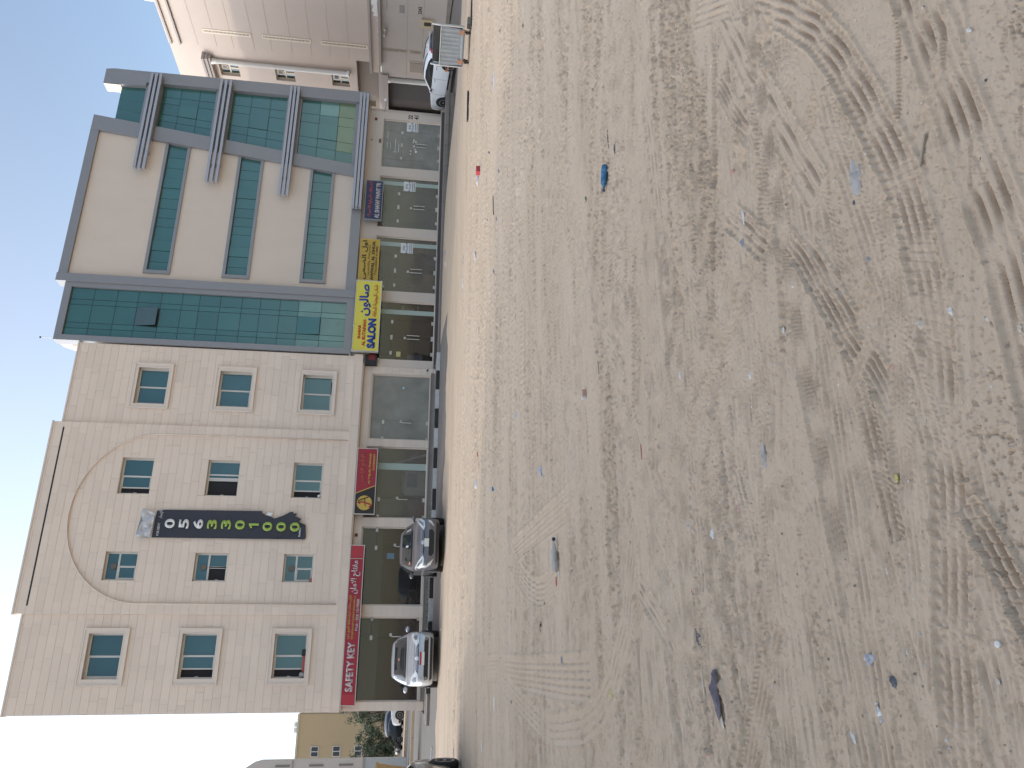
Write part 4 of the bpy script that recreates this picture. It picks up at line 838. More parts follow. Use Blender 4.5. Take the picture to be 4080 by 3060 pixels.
MB().prism([(6.26, 2.63), (7.42, 2.63), (7.08, 3.41), (6.26, 3.41)], y-.004, y).build('black_panel', 'ink', t); MB().prism([(7.42, 2.63), (7.46, 2.63), (7.12, 3.41), (7.08, 3.41)], y-.006, y).build('gold_line', 'gold', t)
q = MB().lathe([(.31, 0), (.31, .012)], (0, 0, 0), 'z', 32); q.v = [(6.70+a, y-.004-c, 3.03+b) for a, b, c in q.v]; q.build('disc', 'gold', t)
q = MB(); q.tube([(6.52, y-.02, 2.84), (6.58, y-.02, 2.74), (6.64, y-.02, 2.8), (6.74, y-.02, 3.15), (6.7, y-.02, 3.32), (6.66, y-.02, 3.2)], .028, 6); q.build('emblem_stroke', 'rd', t); q = MB(); q.tube([(6.66, y-.02, 3.2), (6.78, y-.02, 3.3), (6.9, y-.02, 3.0), (6.95, y-.02, 2.87)], .022, 6); q.tube([(6.56, y-.02, 2.99), (6.9, y-.02, 3.03)], .016, 6); q.build('emblem_stroke', 'ink', t)
text('التاج الذهبي', 7.45, 8.78, 3.02, 3.28, y, mat('dull gold lettering', (.42, .12, .05), .5), t, ar=True, bold=.01); text('AL TAJ AL THAHABI', 7.5, 8.82, 2.82, 2.93, y, 'gold', t, bold=.03); text('STATIONARY', 8.1, 8.82, 2.68, 2.77, y, 'gold', t, bold=.03); text('قرطاسية', 8.3, 8.8, 3.3, 3.38, y, MATS['dull gold lettering'], t, ar=True)
yy = 32.3; t = sign('shop_sign', 'bright yellow SALON sign with blue and red lettering', 13.5, 16.98, 2.86, 3.98, 'sy', 'fitting', .2, yy); yy -= .002
text('SHABAB', 14.06, 14.72, 3.66, 3.79, yy, 'sred', t, bold=.04); text('AL BUTAINAH', 13.72, 15.0, 3.44, 3.59, yy, 'sred', t, bold=.04); text('SALON', 13.62, 15.08, 2.99, 3.36, yy, 'sblue', t, bold=.06)
text('صالون', 15.2, 16.8, 3.28, 3.82, yy, 'sblue', t, ar=True, bold=.03); text('شباب البوطينة للحلاقة', 15.18, 16.78, 2.96, 3.2, yy, 'sred', t, ar=True, bold=.012)
for x, z in ((13.5, 2.86), (13.5, 3.98), (16.98, 2.86), (16.98, 3.98), (14.7, 3.99), (16.98, 3.45)): MB().ball((x, yy, z), .04, 8).build('bolt_cap', 'wframe', t)
t = sign('shop_sign', 'mustard sign reading AWWAL AL DHUA tailoring beside the bright yellow sign', 17.05, 19.26, 3.09, 3.93, 'must', 'gold')
text('اول الضحى', 17.15, 19.2, 3.60, 3.86, y, 'ink', t, ar=True, bold=.015); text('للخياطة والتطريز', 17.35, 18.95, 3.46, 3.58, y, 'olive', t, ar=True, bold=.01); text('AWWAL AL DHUA', 17.12, 19.18, 3.27, 3.41, y, 'ink', t, bold=.025); text('TAILORING & EMB.', 17.4, 18.95, 3.14, 3.23, y, 'olive', t, bold=.015)
t = sign('shop_sign', 'navy blue sign reading AL SHAFAF PAINT TR with red and white lettering', 20.4, 22.55, 3.09, 3.87, 'navy', 'cladding')
text('الشفاف لتجارة الأصباغ', 20.5, 22.5, 3.5, 3.78, y, 'pink', t, ar=True, bold=.02); text('AL SHAFAF PAINT TR', 20.46, 22.48, 3.17, 3.4, y, 'silver', t, bold=.035)
for x in (20.6, 21.4, 22.3): MB().box(x, x+.05, YS+.14, YG, 3.2, 3.24).build('bracket', mat('rusty iron', (.12, .05, .03), .8) if 'rusty iron' not in MATS else MATS['rusty iron'], t)
t = thing('shop_sign', 'small dark sign box with a red patch on the corner left of the salon', 'sign', (13.22, 32.62, 2.88)); MB().box(12.98, 13.46, 32.62, 32.84, 2.88, 3.39).build('board', 'black', t); MB().box(13.2, 13.46, 32.614, 32.62, 2.95, 3.25).build('red_patch', mat('dark red patch', (.2, .02, .02), .5), t)
# torn banner high on the stone front
t = thing('banner', 'tall black banner with a phone number, its top folded over and its foot torn', 'banner', (5.7, Y0-.1, 5.3)); yb3 = Y0-.09
L_, R_ = 5.13, 6.27
out = [(L_, 11.25), (L_+.02, 5.33), (5.22, 5.28), (5.75, 5.35), (5.86, 5.62), (5.98, 5.52), (6.08, 5.78), (6.2, 5.72), (6.2, 5.85), (6.27, 5.9), (6.26, 6.0), (6.1, 6.28), (5.98, 6.6), (6.05, 6.75), (6.12, 6.82), (6.1, 6.95), (6.2, 7.1), (R_, 7.12), (R_-.02, 10.9), (6.2, 11.2)]
def warped(poly, y, amp, step=.14):
    e = [(i, (i+1) % len(poly)) for i in range(len(poly))]; pts = [Vector(p) for p in poly]; xs_ = [p[0] for p in poly]; zs_ = [p[1] for p in poly]; R = random.Random(2)
    x = min(xs_)
    while x < max(xs_):
        z = min(zs_)
        while z < max(zs_):
            pts.append(Vector((x+R.random()*.03, z+R.random()*.03))); z += step
        x += step
    v, _, f, *_ = delaunay_2d_cdt(pts, e, [list(range(len(poly)))], 1, 1e-5)
    return [(p.x, y-amp(p.x, p.y), p.y) for p in v], [tuple(q) for q in f]
def crease(x, z):
    k = max(0, 1-(z-5.3)/4.5); return .018+.05*k*abs(math.sin((x*.9+z*.55)*3.1))+.03*k*max(0, x-5.7)+.004*math.sin(z*5)
v, f = warped(out, yb3, crease); MB().add(v, f).build('sheet', mat('black vinyl', (.032, .031, .042), .45, var=.1), t)
v, f = warped([(5.1, 11.28), (6.05, 11.2), (6.2, 11.55), (6.18, 11.3), (6.28, 11.72), (5.75, 11.75), (5.2, 11.85), (5.12, 11.6)][:4]+[(6.26, 11.72), (5.2, 11.82), (5.1, 11.6)], yb3, lambda x, z: .05+.09*abs(math.sin(x*7+z*4.3))+.04*abs(math.sin(x*3-z*9)), .1); MB().add(v, f).build('folded_top', mat('silver vinyl back', (.52, .51, .51), .4, metal=.15), t)
v, f = warped([(6.06, 6.75), (6.2, 6.68), (6.24, 6.85), (6.12, 6.95)], yb3-.03, lambda x, z: .03*abs(math.sin(x*20)), .07); MB().add(v, f).build('torn_flap', 'white', t)
M['lime'] = mat('lime green print', (.36, .48, .09), .6); z = 10.88
for i, ch in enumerate('0563301000'):
    zc = 10.62-.541*i+.0; dx = .05 if i > 6 else 0
    yt = yb3-.075-(.035 if i > 5 else 0)
    if ch == '1': MB().prism([(5.66-dx, zc-.195), (5.75-dx, zc-.195), (5.75-dx, zc+.195), (5.68-dx, zc+.195), (5.56-dx, zc+.12), (5.56-dx, zc+.05), (5.66-dx, zc+.09)], yt-.004, yt).build('digit', 'lime', t)
    else: text(ch, 5.50-dx, 5.88-dx, zc-.195, zc+.195, yt, 'white' if i < 3 else 'lime', t, 'digit', bold=.03, thick=.002)
text('FOR RENT', 5.2, 5.7, 10.98, 11.07, yb3-.075, 'white', t, bold=.01, thick=.002); text('للإيجار', 5.88, 6.2, 10.92, 11.08, yb3-.075, 'white', t, ar=True, thick=.002); text('Building', 5.25, 5.62, 5.48, 5.58, yb3-.11, 'white', t, bold=.02, thick=.002)
t = stone; q = MB(); q.box(5.05, 6.25, Y0-.046, Y0-.036, 4.6, 5.25); q.build('patch_panel', 'stone', stone)
# ------------------------------------------------------------------ beige house across the alley (its side wall runs away from the viewer)
b3 = thing('beige_building', 'beige rendered building across the alley with slotted grilles and a white pipe column', 'building', (40, 38, 0))
X3 = 36.0
def ybox(m, xa, xb, ya, yb, za, zb): return m.box(xa, xb, ya, yb, za, zb)
joints = [4.72, 5.95, 7.1, 8.24, 9.4, 10.63, 11.65, 12.9, 13.9, 15.0, 16.0]
Yj = 39.2
for a, b in zip(joints, joints[1:]):
    for ya, yb in ((26.0, 31.0), (31.0, Yj)): MB().box(X3, X3+.3, ya+.006, yb-.006, a+.011, b-.011).build('wall_panel', 'b3', b3)
MB().box(X3+.02, X3+8, 26, Yj, 4.1, 16.0).build('wall', 'joint', b3)
m = MB(); m.box(X3-.02, X3+8, 26, Yj, 16.0, 16.74); m.build('parapet', 'b3', b3)
m = MB(); m.box(X3-.14, X3, 26, Yj, 16.0, 16.1); m.box(X3-.14, X3, 26, Yj, 16.52, 16.62); m.build('cornice', 'b3trim', b3)
m = MB(); m.box(X3-.16, X3+.02, 26, 40.0, 4.58, 4.72); m.box(X3-.2, X3+.02, 26, 39.25, 3.98, 4.12); m.build('ledge', 'b3trim', b3)
MB().box(X3-.05, X3+.1, 26, 40.0, 4.12, 4.58).build('band', 'b3', b3)
# set-back bay with the windows
XB = X3+.18; WB = [(13.0, 14.2), (9.54, 10.75), (6.08, 7.2)]; ya, yb = 40.80, 41.84
def xwall(x, y0, y1, z0, z1, hs, depth):
    m = MB().wall(-y1, -y0, z0, z1, x, [(-h[1], -h[0], h[2], h[3]) for h in hs], depth); m.v = [(b, -a, c) for a, b, c in m.v]; return m
xwall(XB, Yj, 46, 5.6, 16.8, [(ya, yb, a, b) for a, b in WB], .3).build('bay_wall', 'b3', b3)
m = MB(); m.box(XB+.35, XB+8, Yj, 60, 5.6, 16.7); m.box(XB, XB+.3, 46, 60, 4, 16.8); m.build('body', 'b3', b3)
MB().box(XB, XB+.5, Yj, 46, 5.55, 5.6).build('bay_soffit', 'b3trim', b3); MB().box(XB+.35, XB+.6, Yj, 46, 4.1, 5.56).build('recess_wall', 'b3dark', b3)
m = MB(); m.box(X3-.35, XB+.05, 39.95, 46, 14.86, 15.0); m.box(X3-.28, XB+.05, 40.0, 46, 14.66, 14.86); m.box(X3-.2, XB+.05, 40.05, 46, 14.5, 14.66); m.build('hood', 'b3trim', b3)
q = MB(); q.lathe([(.22, 6.0), (.22, 6.1), (.15, 6.2), (.135, 6.3), (.135, 14.2), (.18, 14.26), (.14, 14.32), (.19, 14.38), (.2, 14.5)], (X3+.0, 40.45, 0), 'z', 18); q.build('column', 'white', b3, smooth=True)
for k, (a, b) in enumerate(WB):
    x = XB+.2; m = MB(); f = .06
    m.box(x, x+.06, ya, yb, a, a+f); m.box(x, x+.06, ya, yb, b-f, b); m.box(x, x+.06, ya, ya+f, a+f, b-f); m.box(x, x+.06, yb-f, yb, a+f, b-f); zt = a+(b-a)*.5; m.box(x, x+.05, ya+f, yb-f, zt-.04, zt+.04); m.box(x-.01, x+.05, (ya+yb)/2-.05, (ya+yb)/2+.05, a+f, zt-.04)
    w = m.build('window', mat('cream window frame', (.62, .53, .40), .6) if 'cream window frame' not in MATS else MATS['cream window frame'], b3)
    for p0, p1, q0, q1 in ((ya+f, (ya+yb)/2-.05, a+f, zt-.04), ((ya+yb)/2+.05, yb-f, a+f, zt-.04), (ya+f, yb-f, zt+.04, b-f)): MB().box(x+.03, x+.036, p0, p1, q0, q1).build('pane', mat('blue black glass', (.02, .035, .045), .1, spec=.9, rnd=.3) if 'blue black glass' not in MATS else MATS['blue black glass'], w)
    q = MB(); yc = 41.3; e = .17; zc = (zt+b)/2
    for (p0, p1, q0, q1) in ((yc-e, yc+e, zc+e-.04, zc+e), (yc-e, yc+e, zc-e, zc-e+.04), (yc-e, yc-e+.04, zc-e, zc+e), (yc+e-.04, yc+e, zc-e, zc+e)): q.box(x-.01, x+.03, p0, p1, q0, q1)
    if k < 2: q.build('fan_surround', MATS['cream window frame'], w)
    q = MB(); q.box(x, x+.03, yc-e+.045, yc+e-.045, zc-e+.045, zc+e-.045); q.build('fan', 'b3dark', w)
for za, zb in ((11.72, 14.5), (8.19, 11.05), (4.82, 7.58)):
    m = MB(); y0, y1 = 37.81, 38.13
    m.box(X3-.03, X3, y0, y1, za, za+.06); m.box(X3-.03, X3, y0, y1, zb-.06, zb); m.box(X3-.03, X3, y0, y0+.09, za+.06, zb-.06); m.box(X3-.03, X3, y1-.09, y1, za+.06, zb-.06); g = m.build('slot_grille', 'creamside', b3)
    q = MB(); n = 34; h = (zb-za-.12)/n
    for i in range(n): q.box(X3-.03, X3-.016, y0+.09, y1-.09, za+.06+i*h, za+.06+i*h+h*.5)
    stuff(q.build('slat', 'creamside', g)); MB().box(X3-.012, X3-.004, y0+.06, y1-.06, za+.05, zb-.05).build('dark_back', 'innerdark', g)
# ground floor
MB().box(X3, X3+.3, 26, 40.3, 0, 4.0).build('ground_wall', mat('grey beige render', (.46, .41, .37), .9, var=.06), b3)
for zz in (2.42, 1.48): MB().box(X3-.004, X3+.01, 26, 40.3, zz-.008, zz+.008).build('wall_groove', 'b3dark', b3)
m = MB(); m.box(X3-.12, X3+.3, 40.1, 46, 3.58, 4.0); m.box(X3+.25, X3+.3, 40.3, 46, 4.0, 4.2); m.build('garage_lintel', 'b3trim', b3)
MB().box(X3+.05, X3+.1, 43.9, 46, 0, 3.58).build('garage_jamb', 'b3', b3); MB().box(X3+.5, X3+.55, 40.3, 46, 0, 3.6).build('garage_door', 'garage', b3)
m = MB()
for i in range(14): m.box(X3+.49, X3+.5, 40.3, 46, .1+i*.25, .1+i*.25+.02)
m.build('door_rib', 'black', b3)
q = MB().lathe([(.2, 3.58), (.2, 3.46), (.16, 3.4), (.15, .2), (.2, .1), (.2, 0)], (X3+.05, 40.65, 0), 'z', 16); q.build('column', 'white', b3, smooth=True)
def onwall(name, y0, y1, z0, z1, m, d=.04): return MB().box(X3-d, X3, y0, y1, z0, z1).build(name, m, b3)
mb_ = onwall('meter_box', 35.3, 35.9, .92, 1.62, mat('yellowed plastic', (.52, .42, .26), .7), .09)
MB().box(X3-.1, X3-.09, 35.47, 35.74, 1.04, 1.45).build('meter_window', 'innerdark', mb_)
g = onwall('louvre_vent', 38.78, 39.8, .9, 2.3, 'b3', .03); q = MB()
for i in range(9): q.box(X3-.06, X3-.03, 38.9+i*.09, 38.9+i*.09+.045, 1.0, 2.2)
stuff(q.build('slat', 'b3', g)); MB().box(X3-.034, X3-.031, 38.86, 39.72, .98, 2.22).build('dark_back', 'b3dark', g)
for za, zb in ((2.46, 3.95), (1.6, 2.28)):
    g = onwall('slat_strip', 37.9, 38.1, za, zb, 'b3', .02); q = MB(); n = int((zb-za)/.072)
    for i in range(n): q.box(X3-.035, X3-.02, 37.91, 38.09, za+i*.072, za+i*.072+.035)
    stuff(q.build('slat', 'b3dark', g))
onwall('wall_plate', 34.52, 35.04, 2.61, 2.9, mat('grey plate', (.27, .25, .24), .6), .02)
onwall('rust_mark', 34.3, 34.9, 3.6, 3.63, 'b3dark', .01)
q = MB(); q.ball((X3-.15, 36.3, 3.72), .09, 10); q.ball((X3-.15, 36.75, 3.74), .09, 10); q.box(X3-.1, X3, 36.25, 36.8, 3.7, 3.75); q.build('wall_lamp', mat('lamp glass', (.5, .44, .36), .4), b3)
text('2243', -35.0, -34.45, 1.6, 1.82, X3-.012, 'black', b3, 'house_number', bold=.015, thick=.001, face='-x')
m = MB(); R = random.Random(9); pts = [(34.0, 4.14), (35.3, 4.14), (35.25, 4.4), (35.05, 4.32), (34.9, 4.46), (34.6, 4.36), (34.4, 4.5), (34.0, 4.45)]
m.prism([(-y_, z) for y_, z in pts], 0, .05); m.v = [(X3-.22+b, -a, c) for a, b, c in m.v]
t = thing('panel', 'torn white panel lying on the ledge of the beige building at the picture edge', 'panel', (X3-.2, 34.6, 4.12)); m.build('sheet', 'white', t); q = MB()
for y_ in (36.5, 36.9, 35.6): q.ball((X3-.15, y_, 4.16), .05, 6)
q.build('droppings', 'white', t)
for y_, h, l in ((36.2, .55, 'short white pipe on the roof edge of the beige building'),):
    t = thing('pipe', l, 'pipe', (X3+.1, y_, 16.74)); MB().tube([(X3+.1, y_, 16.7), (X3+.1, y_, 16.74+h)], .05, 8).build('tube', 'white', t)
# low kerb of the alley and its pavement
struct(MB().box(35.2, 36.0, 26, 40.3, .0, .2).build('alley_pavement', 'concrete'))

# ------------------------------------------------------------------ street to the left
tan = thing('tan_building', 'plain tan block of flats far down the side street behind the trees', 'building', (-7, 112, 0))
m = MB(); m.box(-24, -4.75, 110, 128, 0, 13.1); m.build('wall', 'tan', tan); m = MB(); m.box(-24.1, -4.65, 109.9, 128, 13.1, 13.35); m.build('coping', mat('pale tan trim', (.60, .50, .36), .8), tan)
m = MB(); m.box(-4.75, -3.0, 112, 128, 0, 13.0); m.build('side_wing', MATS['pale tan trim'], tan)
def farwin(par, x0, x1, z0, z1, y, fr='wframe'):
    m = MB(); f = .09; m.box(x0, x1, y-.05, y, z0, z0+f); m.box(x0, x1, y-.05, y, z1-f, z1); m.box(x0, x0+f, y-.05, y, z0+f, z1-f); m.box(x1-f, x1, y-.05, y, z0+f, z1-f); m.box((x0+x1)/2-.05, (x0+x1)/2+.05, y-.05, y, z0+f, z1-f); w = m.build('window', fr, par)
    for a, b in ((x0+f, (x0+x1)/2-.05), ((x0+x1)/2+.05, x1-f)): MB().box(a, b, y-.02, y-.01, z0+f, z1-f).build('pane', mat('far dark glass', (.05, .05, .055), .3) if 'far dark glass' not in MATS else MATS['far dark glass'], w)
for z in (10.45, 7.75, 5.05, 2.3):
    for x in (-9.72, -16, -21): farwin(tan, x, x+1.25, z, z+.98, 109.98)
for z in (10.9, 9.0, 7.3, 5.4): farwin(tan, -4.45, -3.5, z, z+1.1, 111.98)
t = thing('tank_stand', 'white roof frame with tanks on top of the far tan building', 'tank', (-6.3, 112, 13.35)); q = MB()
for x in (-7.0, -6.4, -5.7): q.tube([(x, 112, 13.3), (x, 112, 14.05)], .04, 5)
q.tube([(-7.05, 112, 14.05), (-5.65, 112, 14.05)], .04, 5); q.tube([(-7.05, 112, 13.7), (-5.65, 112, 13.7)], .04, 5); q.build('frame', 'white', t)
for x in (-6.95, -6.3): MB().box(x, x+.5, 112.1, 112.8, 13.4, 13.95).build('tank', 'white', t)
t = thing('antenna', 'thin aerial on the roof edge of the far tan building', 'antenna', (-5.3, 111, 13.3)); MB().tube([(-5.35, 111, 13.3), (-5.35, 111, 14.3)], .03, 5).build('rod', 'b3trim', t)
wb = thing('white_building', 'pale stepped house at the left picture edge beyond the street', 'building', (-12, 76, 0))
m = MB(); m.prism([(-20, 0), (-6.85, 0), (-6.85, 12.4), (-7.0, 13.0), (-8.6, 15.6), (-20, 15.6)], 75, 76.5); m.build('wall', mat('pale house render', (.55, .49, .43), .9, var=.05), wb)
MB().box(-20, -6.83, 74.94, 75, 9.6, 9.75).build('string_course', 'b3trim', wb)
for z in (9.9, 7.1, 4.6):
    for x in (-7.35, -7.75): MB().box(x, x+.17, 74.97, 75, z, z+1.2).build('slot_window', 'b3dark', wb)
t = thing('boundary_wall', 'pale boundary wall of the house at the left picture edge', 'wall', (-10, 70, 0)); MB().box(-20, -6.35, 70, 70.25, 0, 3.5).build('wall', mat('pale grey wall', (.46, .46, .44), .9, var=.08), t); MB().box(-20, -6.3, 69.95, 70.3, 3.5, 3.66).build('coping', 'b3trim', t)
t = thing('skip', 'yellow steel skip at the left picture edge', 'skip', (-5.3, 42, .2)); m = MB(); m.prism([(-7.2, .5), (-4.25, .5), (-4.02, 2.1), (-7.5, 2.1)], 40, 42); m.build('tub', 'yellow', t); m = MB(); m.box(-7.6, -3.98, 39.92, 42.08, 2.02, 2.14)
for x in (-6.5, -5.5, -4.5): m.box(x, x+.08, 39.93, 40, .5, 2.02)
m.build('rim', 'yellow', t)
for x in (-4.6, -6.9): MB().box(x-.1, x+.1, 40.2, 41.8, .17, .5).build('skid', 'black', t)
far_k = bpy.data.objects.new('median_kerb', None); COL.objects.link(far_k); struct(far_k)
R = random.Random(6)
for y, y2, zt, w in ((50.5, 54.5, .32, 1.5), (71.5, 82, .36, 1.6)):
    x = -14.0
    while x < 0: MB().box(x, x+w-.03, y, y+.35, .1, zt+.02*R.random()).build('kerb_stone', 'kcream', far_k); x += w
struct(MB().box(-40, 0, 71.9, 84, .1, .30).build('median', 'sand'))
struct(MB().add([(-60, 84, .22), (-1.6, 84, .22), (-1.6, 130, .3), (-60, 130, .3)], [(0, 1, 2, 3)]).build('far_lot', 'asphalt'))
# trees by the far cars: bark, limbs and many small leaves
M['leaf'] = mat('dusty olive leaf', (.055, .075, .032), .7, isl=.7); M['leaf2'] = mat('dusty grey green leaf', (.10, .12, .065), .7, isl=.6); M['bark'] = mat('grey bark', (.12, .09, .065), .9, var=.2, scale=6); M['dryleaf'] = mat('dry brown leaf', (.16, .11, .06), .8, isl=.6)
def tree(name, label, x, y, h, rx, m, seed, n=2600):
    R = random.Random(seed); t = thing(name, label, 'tree', (x, y, .2)); q = MB(); tips = []
    q.tube([(x, y, .1), (x+.1*R.uniform(-1, 1), y, h*.25), (x+.2*R.uniform(-1, 1), y, h*.5)], [.16, .12, .08], 7)
    for k in range(9):
        a = R.random()*6.3; e = Vector((x+math.cos(a)*rx*R.uniform(.4, .85), y+math.sin(a)*rx*R.uniform(.4, .85), h*R.uniform(.4, .95))); q.tube([(x, y, h*R.uniform(.15, .45)), (Vector((x, y, h*.45))+e)/2+Vector((0, 0, .1*h)), e], [.07, .045, .02], 5); tips.append(e)
    q.build('trunk', 'bark', t); c = MB()
    cl = [Vector((e.x+R.gauss(0, .25)*rx, e.y+R.gauss(0, .25)*rx, max(.4, e.z+R.gauss(0, .12)*h))) for e in tips for _ in range(3)]
    for k in range(n):
        b = R.choice(cl); r = rx*.26; p = b+Vector((R.gauss(0, r*.6), R.gauss(0, r*.6), R.gauss(0, r*.5))); s = .07+.08*R.random(); d1 = Vector((R.gauss(0, 1), R.gauss(0, 1), R.gauss(0, .6))).normalized(); d2 = d1.orthogonal().normalized()
        c.add([p-d1*s, p+d2*s*.45, p+d1*s, p-d2*s*.45], [(0, 1, 2, 3)])
    stuff(c.build('crown', m, t)); return t
tree('tree', 'dark bushy olive tree left of the far parked cars', -7.9, 86.5, 4.6, 2.0, 'leaf', 1, 4200)
tree('tree', 'dark tree drooping between the bushy olive tree and the far grey car', -6.3, 88, 3.9, 1.4, 'leaf', 2, 2600)
tree('tree', 'paler grey green tree behind the far white pickup next to the stone corner', -4.6, 95, 5.2, 1.5, 'leaf2', 3, 2800)
tree('tree', 'tall pale green tree partly hidden by the stone corner pillar', -3.7, 93, 6.0, 1.3, 'leaf2', 5, 2400)
tree('bush', 'dry brown bush under the trees behind the far cars', -5.6, 92, 2.6, 1.2, 'dryleaf', 4, 1500)
# block beyond the left picture edge: its flank keeps the sun off the near part of the lot
lb = thing('side_building', 'cream block of flats standing left of the sandy lot', 'building', (-14, 5, 0))
MB().box(-24, -8, -16, 19.9, -.1, 8.6).build('wall', 'creamside', lb); MB().box(-24.1, -7.9, -16.1, 20, 8.6, 8.9).build('coping', 'b3trim', lb)
for z in (1.0, 4.6):
    for k in range(8): farw = MB().box(-8.02, -7.98, -13+k*4, -11.5+k*4, z, z+1.4).build('window', 'wglass', lb)
# ------------------------------------------------------------------ vehicles: lofted body, fittings laid onto its surface
M['chrome'] = mat('chrome', (.7, .7, .7), .2, metal=1); M['lamp'] = mat('headlamp lens', (.62, .64, .62), .12, spec=.8, coat=.6); M['lampdark'] = mat('lamp bowl', (.22, .23, .24), .2, metal=.4); M['redlamp'] = mat('tail lamp red', (.42, .01, .02), .2, coat=.5)
M['carglass'] = mat('car window glass', (.022, .026, .028), .06, spec=.8, coat=.5); M['alloy'] = mat('alloy wheel', (.42, .42, .43), .35, metal=.7); M['plate'] = mat('number plate white', (.72, .72, .68), .5); M['seam'] = mat('panel seam', (.03, .03, .03), .7); M['bumper'] = mat('dark bumper plastic', (.03, .03, .032), .6)
def paint(name, rgb, metal=.3): return mat(name, rgb, .38, metal=metal, coat=.7, var=.05, scale=4, stain=.25, stain_rgb=tuple(c*.6+.07 for c in rgb))
def crom(p, n):
    """dense smooth curve through the rows of p"""
    p = np.array(p, float); out = []
    for i in range(len(p)-1):
        a, b, c, d = p[max(i-1, 0)], p[i], p[i+1], p[min(i+2, len(p)-1)]
        for t in np.arange(n)/n: out.append(.5*((2*b)+(c-a)*t+(2*a-5*b+4*c-d)*t*t+(3*b-a-3*c+d)*t**3))
    return np.array(out+[p[-1]])
class Car:
    def __init__(s, name, label, st, pm, group=None):
        s.root = thing(name, label, 'car', (0, 0, 0), group); s.pm = pm
        st = crom(st, 5); rings = []
        for y, zb, wl, wm, zm, wb, zt_, wt, zr in st:
            cab = max(zr-zt_, 0); P = [(0, zb), (.8*wl, zb), (wl, zb+.06), (wm, zm), (wm*.995, (zm+zt_)/2), (wb, zt_), (wb+(wt-wb)*.5+.03*min(1, cab/.3), zt_+cab*.52), (wt+.01, zr-min(.06, cab*.25)), (wt*.82, zr-min(.012, cab*.05)), (wt*.45, zr), (0, zr+.008)]
            q = crom(P, 3); rings.append([(x, y, z) for x, z in q]+[(-x, y, z) for x, z in q[-2:0:-1]])
        n = len(rings[0]); V = [p for r in rings for p in r]; Fc = []
        for i in range(len(rings)-1): Fc += [(i*n+k, (i+1)*n+k, (i+1)*n+(k+1) % n, i*n+(k+1) % n) for k in range(n)]
        c0 = len(V); V.append((0, st[0][0]-.004, (st[0][1]+st[0][8])/2)); V.append((0, st[-1][0]+.004, (st[-1][1]+st[-1][8])/2)); m = (len(rings)-1)*n
        Fc += [(c0, k, (k+1) % n) for k in range(n)]+[(c0+1, m+(k+1) % n, m+k) for k in range(n)]
        b = MB(); b.v = V; b.f = Fc; s.body = b.build('body', pm, s.root, smooth=True); s.bvh = BVHTree.FromPolygons(V, [list(f) for f in Fc]); s.kids = {}
    def hit(s, a, b, side):
        o, d = {'front': ((a, -3, b), (0, 1, 0)), 'rear': ((a, 9, b), (0, -1, 0)), 'right': ((3, a, b), (-1, 0, 0)), 'left': ((-3, a, b), (1, 0, 0))}[side]
        p, nrm, i, _ = s.bvh.ray_cast(Vector(o), Vector(d)); return (p, nrm, Vector(d)) if p else None
    def patch(s, name, poly, side, m, off=.006, step=.07, parent=None, edge=None):
        poly = [Vector(p) for p in poly]; pts = []; e = []
        for i, p in enumerate(poly):
            q = poly[(i+1) % len(poly)]; k = max(1, int((q-p).length/step)); pts += [p+(q-p)*j/k for j in range(k)]
        nb = len(pts); e = [(i, (i+1) % nb) for i in range(nb)]; x0, x1 = min(p.x for p in pts), max(p.x for p in pts); z0, z1 = min(p.y for p in pts), max(p.y for p in pts)
        x = x0+step*.5
        while x < x1:
            z = z0+step*.5
            while z < z1: pts.append(Vector((x, z))); z += step
            x += step
        v, _, f, *_ = delaunay_2d_cdt(pts, e, [list(range(nb))], 1, 1e-5); out = []; good = []
        for p in v:
            h = s.hit(p.x, p.y, side); good.append(h is not None)
            if h: n_ = h[1] if h[1].dot(h[2]) < 0 else -h[1]; out.append(h[0]+n_*off)
            else: out.append(Vector((0, 0, 0)))
        b = MB(); b.v = [tuple(p) for p in out]; b.f = [tuple(q) for q in f if all(good[i] for i in q)]
        par = list(range(len(out)))                       # keep the largest connected patch only
        def root_(i):
            while par[i] != i: par[i] = par[par[i]]; i = par[i]
            return i
        for q in b.f:
            for i in q[1:]: par[root_(i)] = root_(q[0])
        cnt = {}
        for q in b.f: cnt[root_(q[0])] = cnt.get(root_(q[0]), 0)+1
        if cnt: best = max(cnt, key=cnt.get); b.f = [q for q in b.f if root_(q[0]) == best]
        used = sorted({i for q in b.f for i in q}); mp_ = {i: k for k, i in enumerate(used)}; b.v = [b.v[i] for i in used]; b.f = [tuple(mp_[i] for i in q) for q in b.f]
        return b.build(name, m, parent or s.root, smooth=True)
    def both(s, name, poly, m, **k):
        return [s.patch(name, [(a*sg, b) for a, b in poly][::1 if sg > 0 else -1], 'front', m, **k) for sg in (1, -1)]
    def sides(s, name, poly, m, **k): return [s.patch(name, poly, sd, m, **k) for sd in ('left', 'right')]
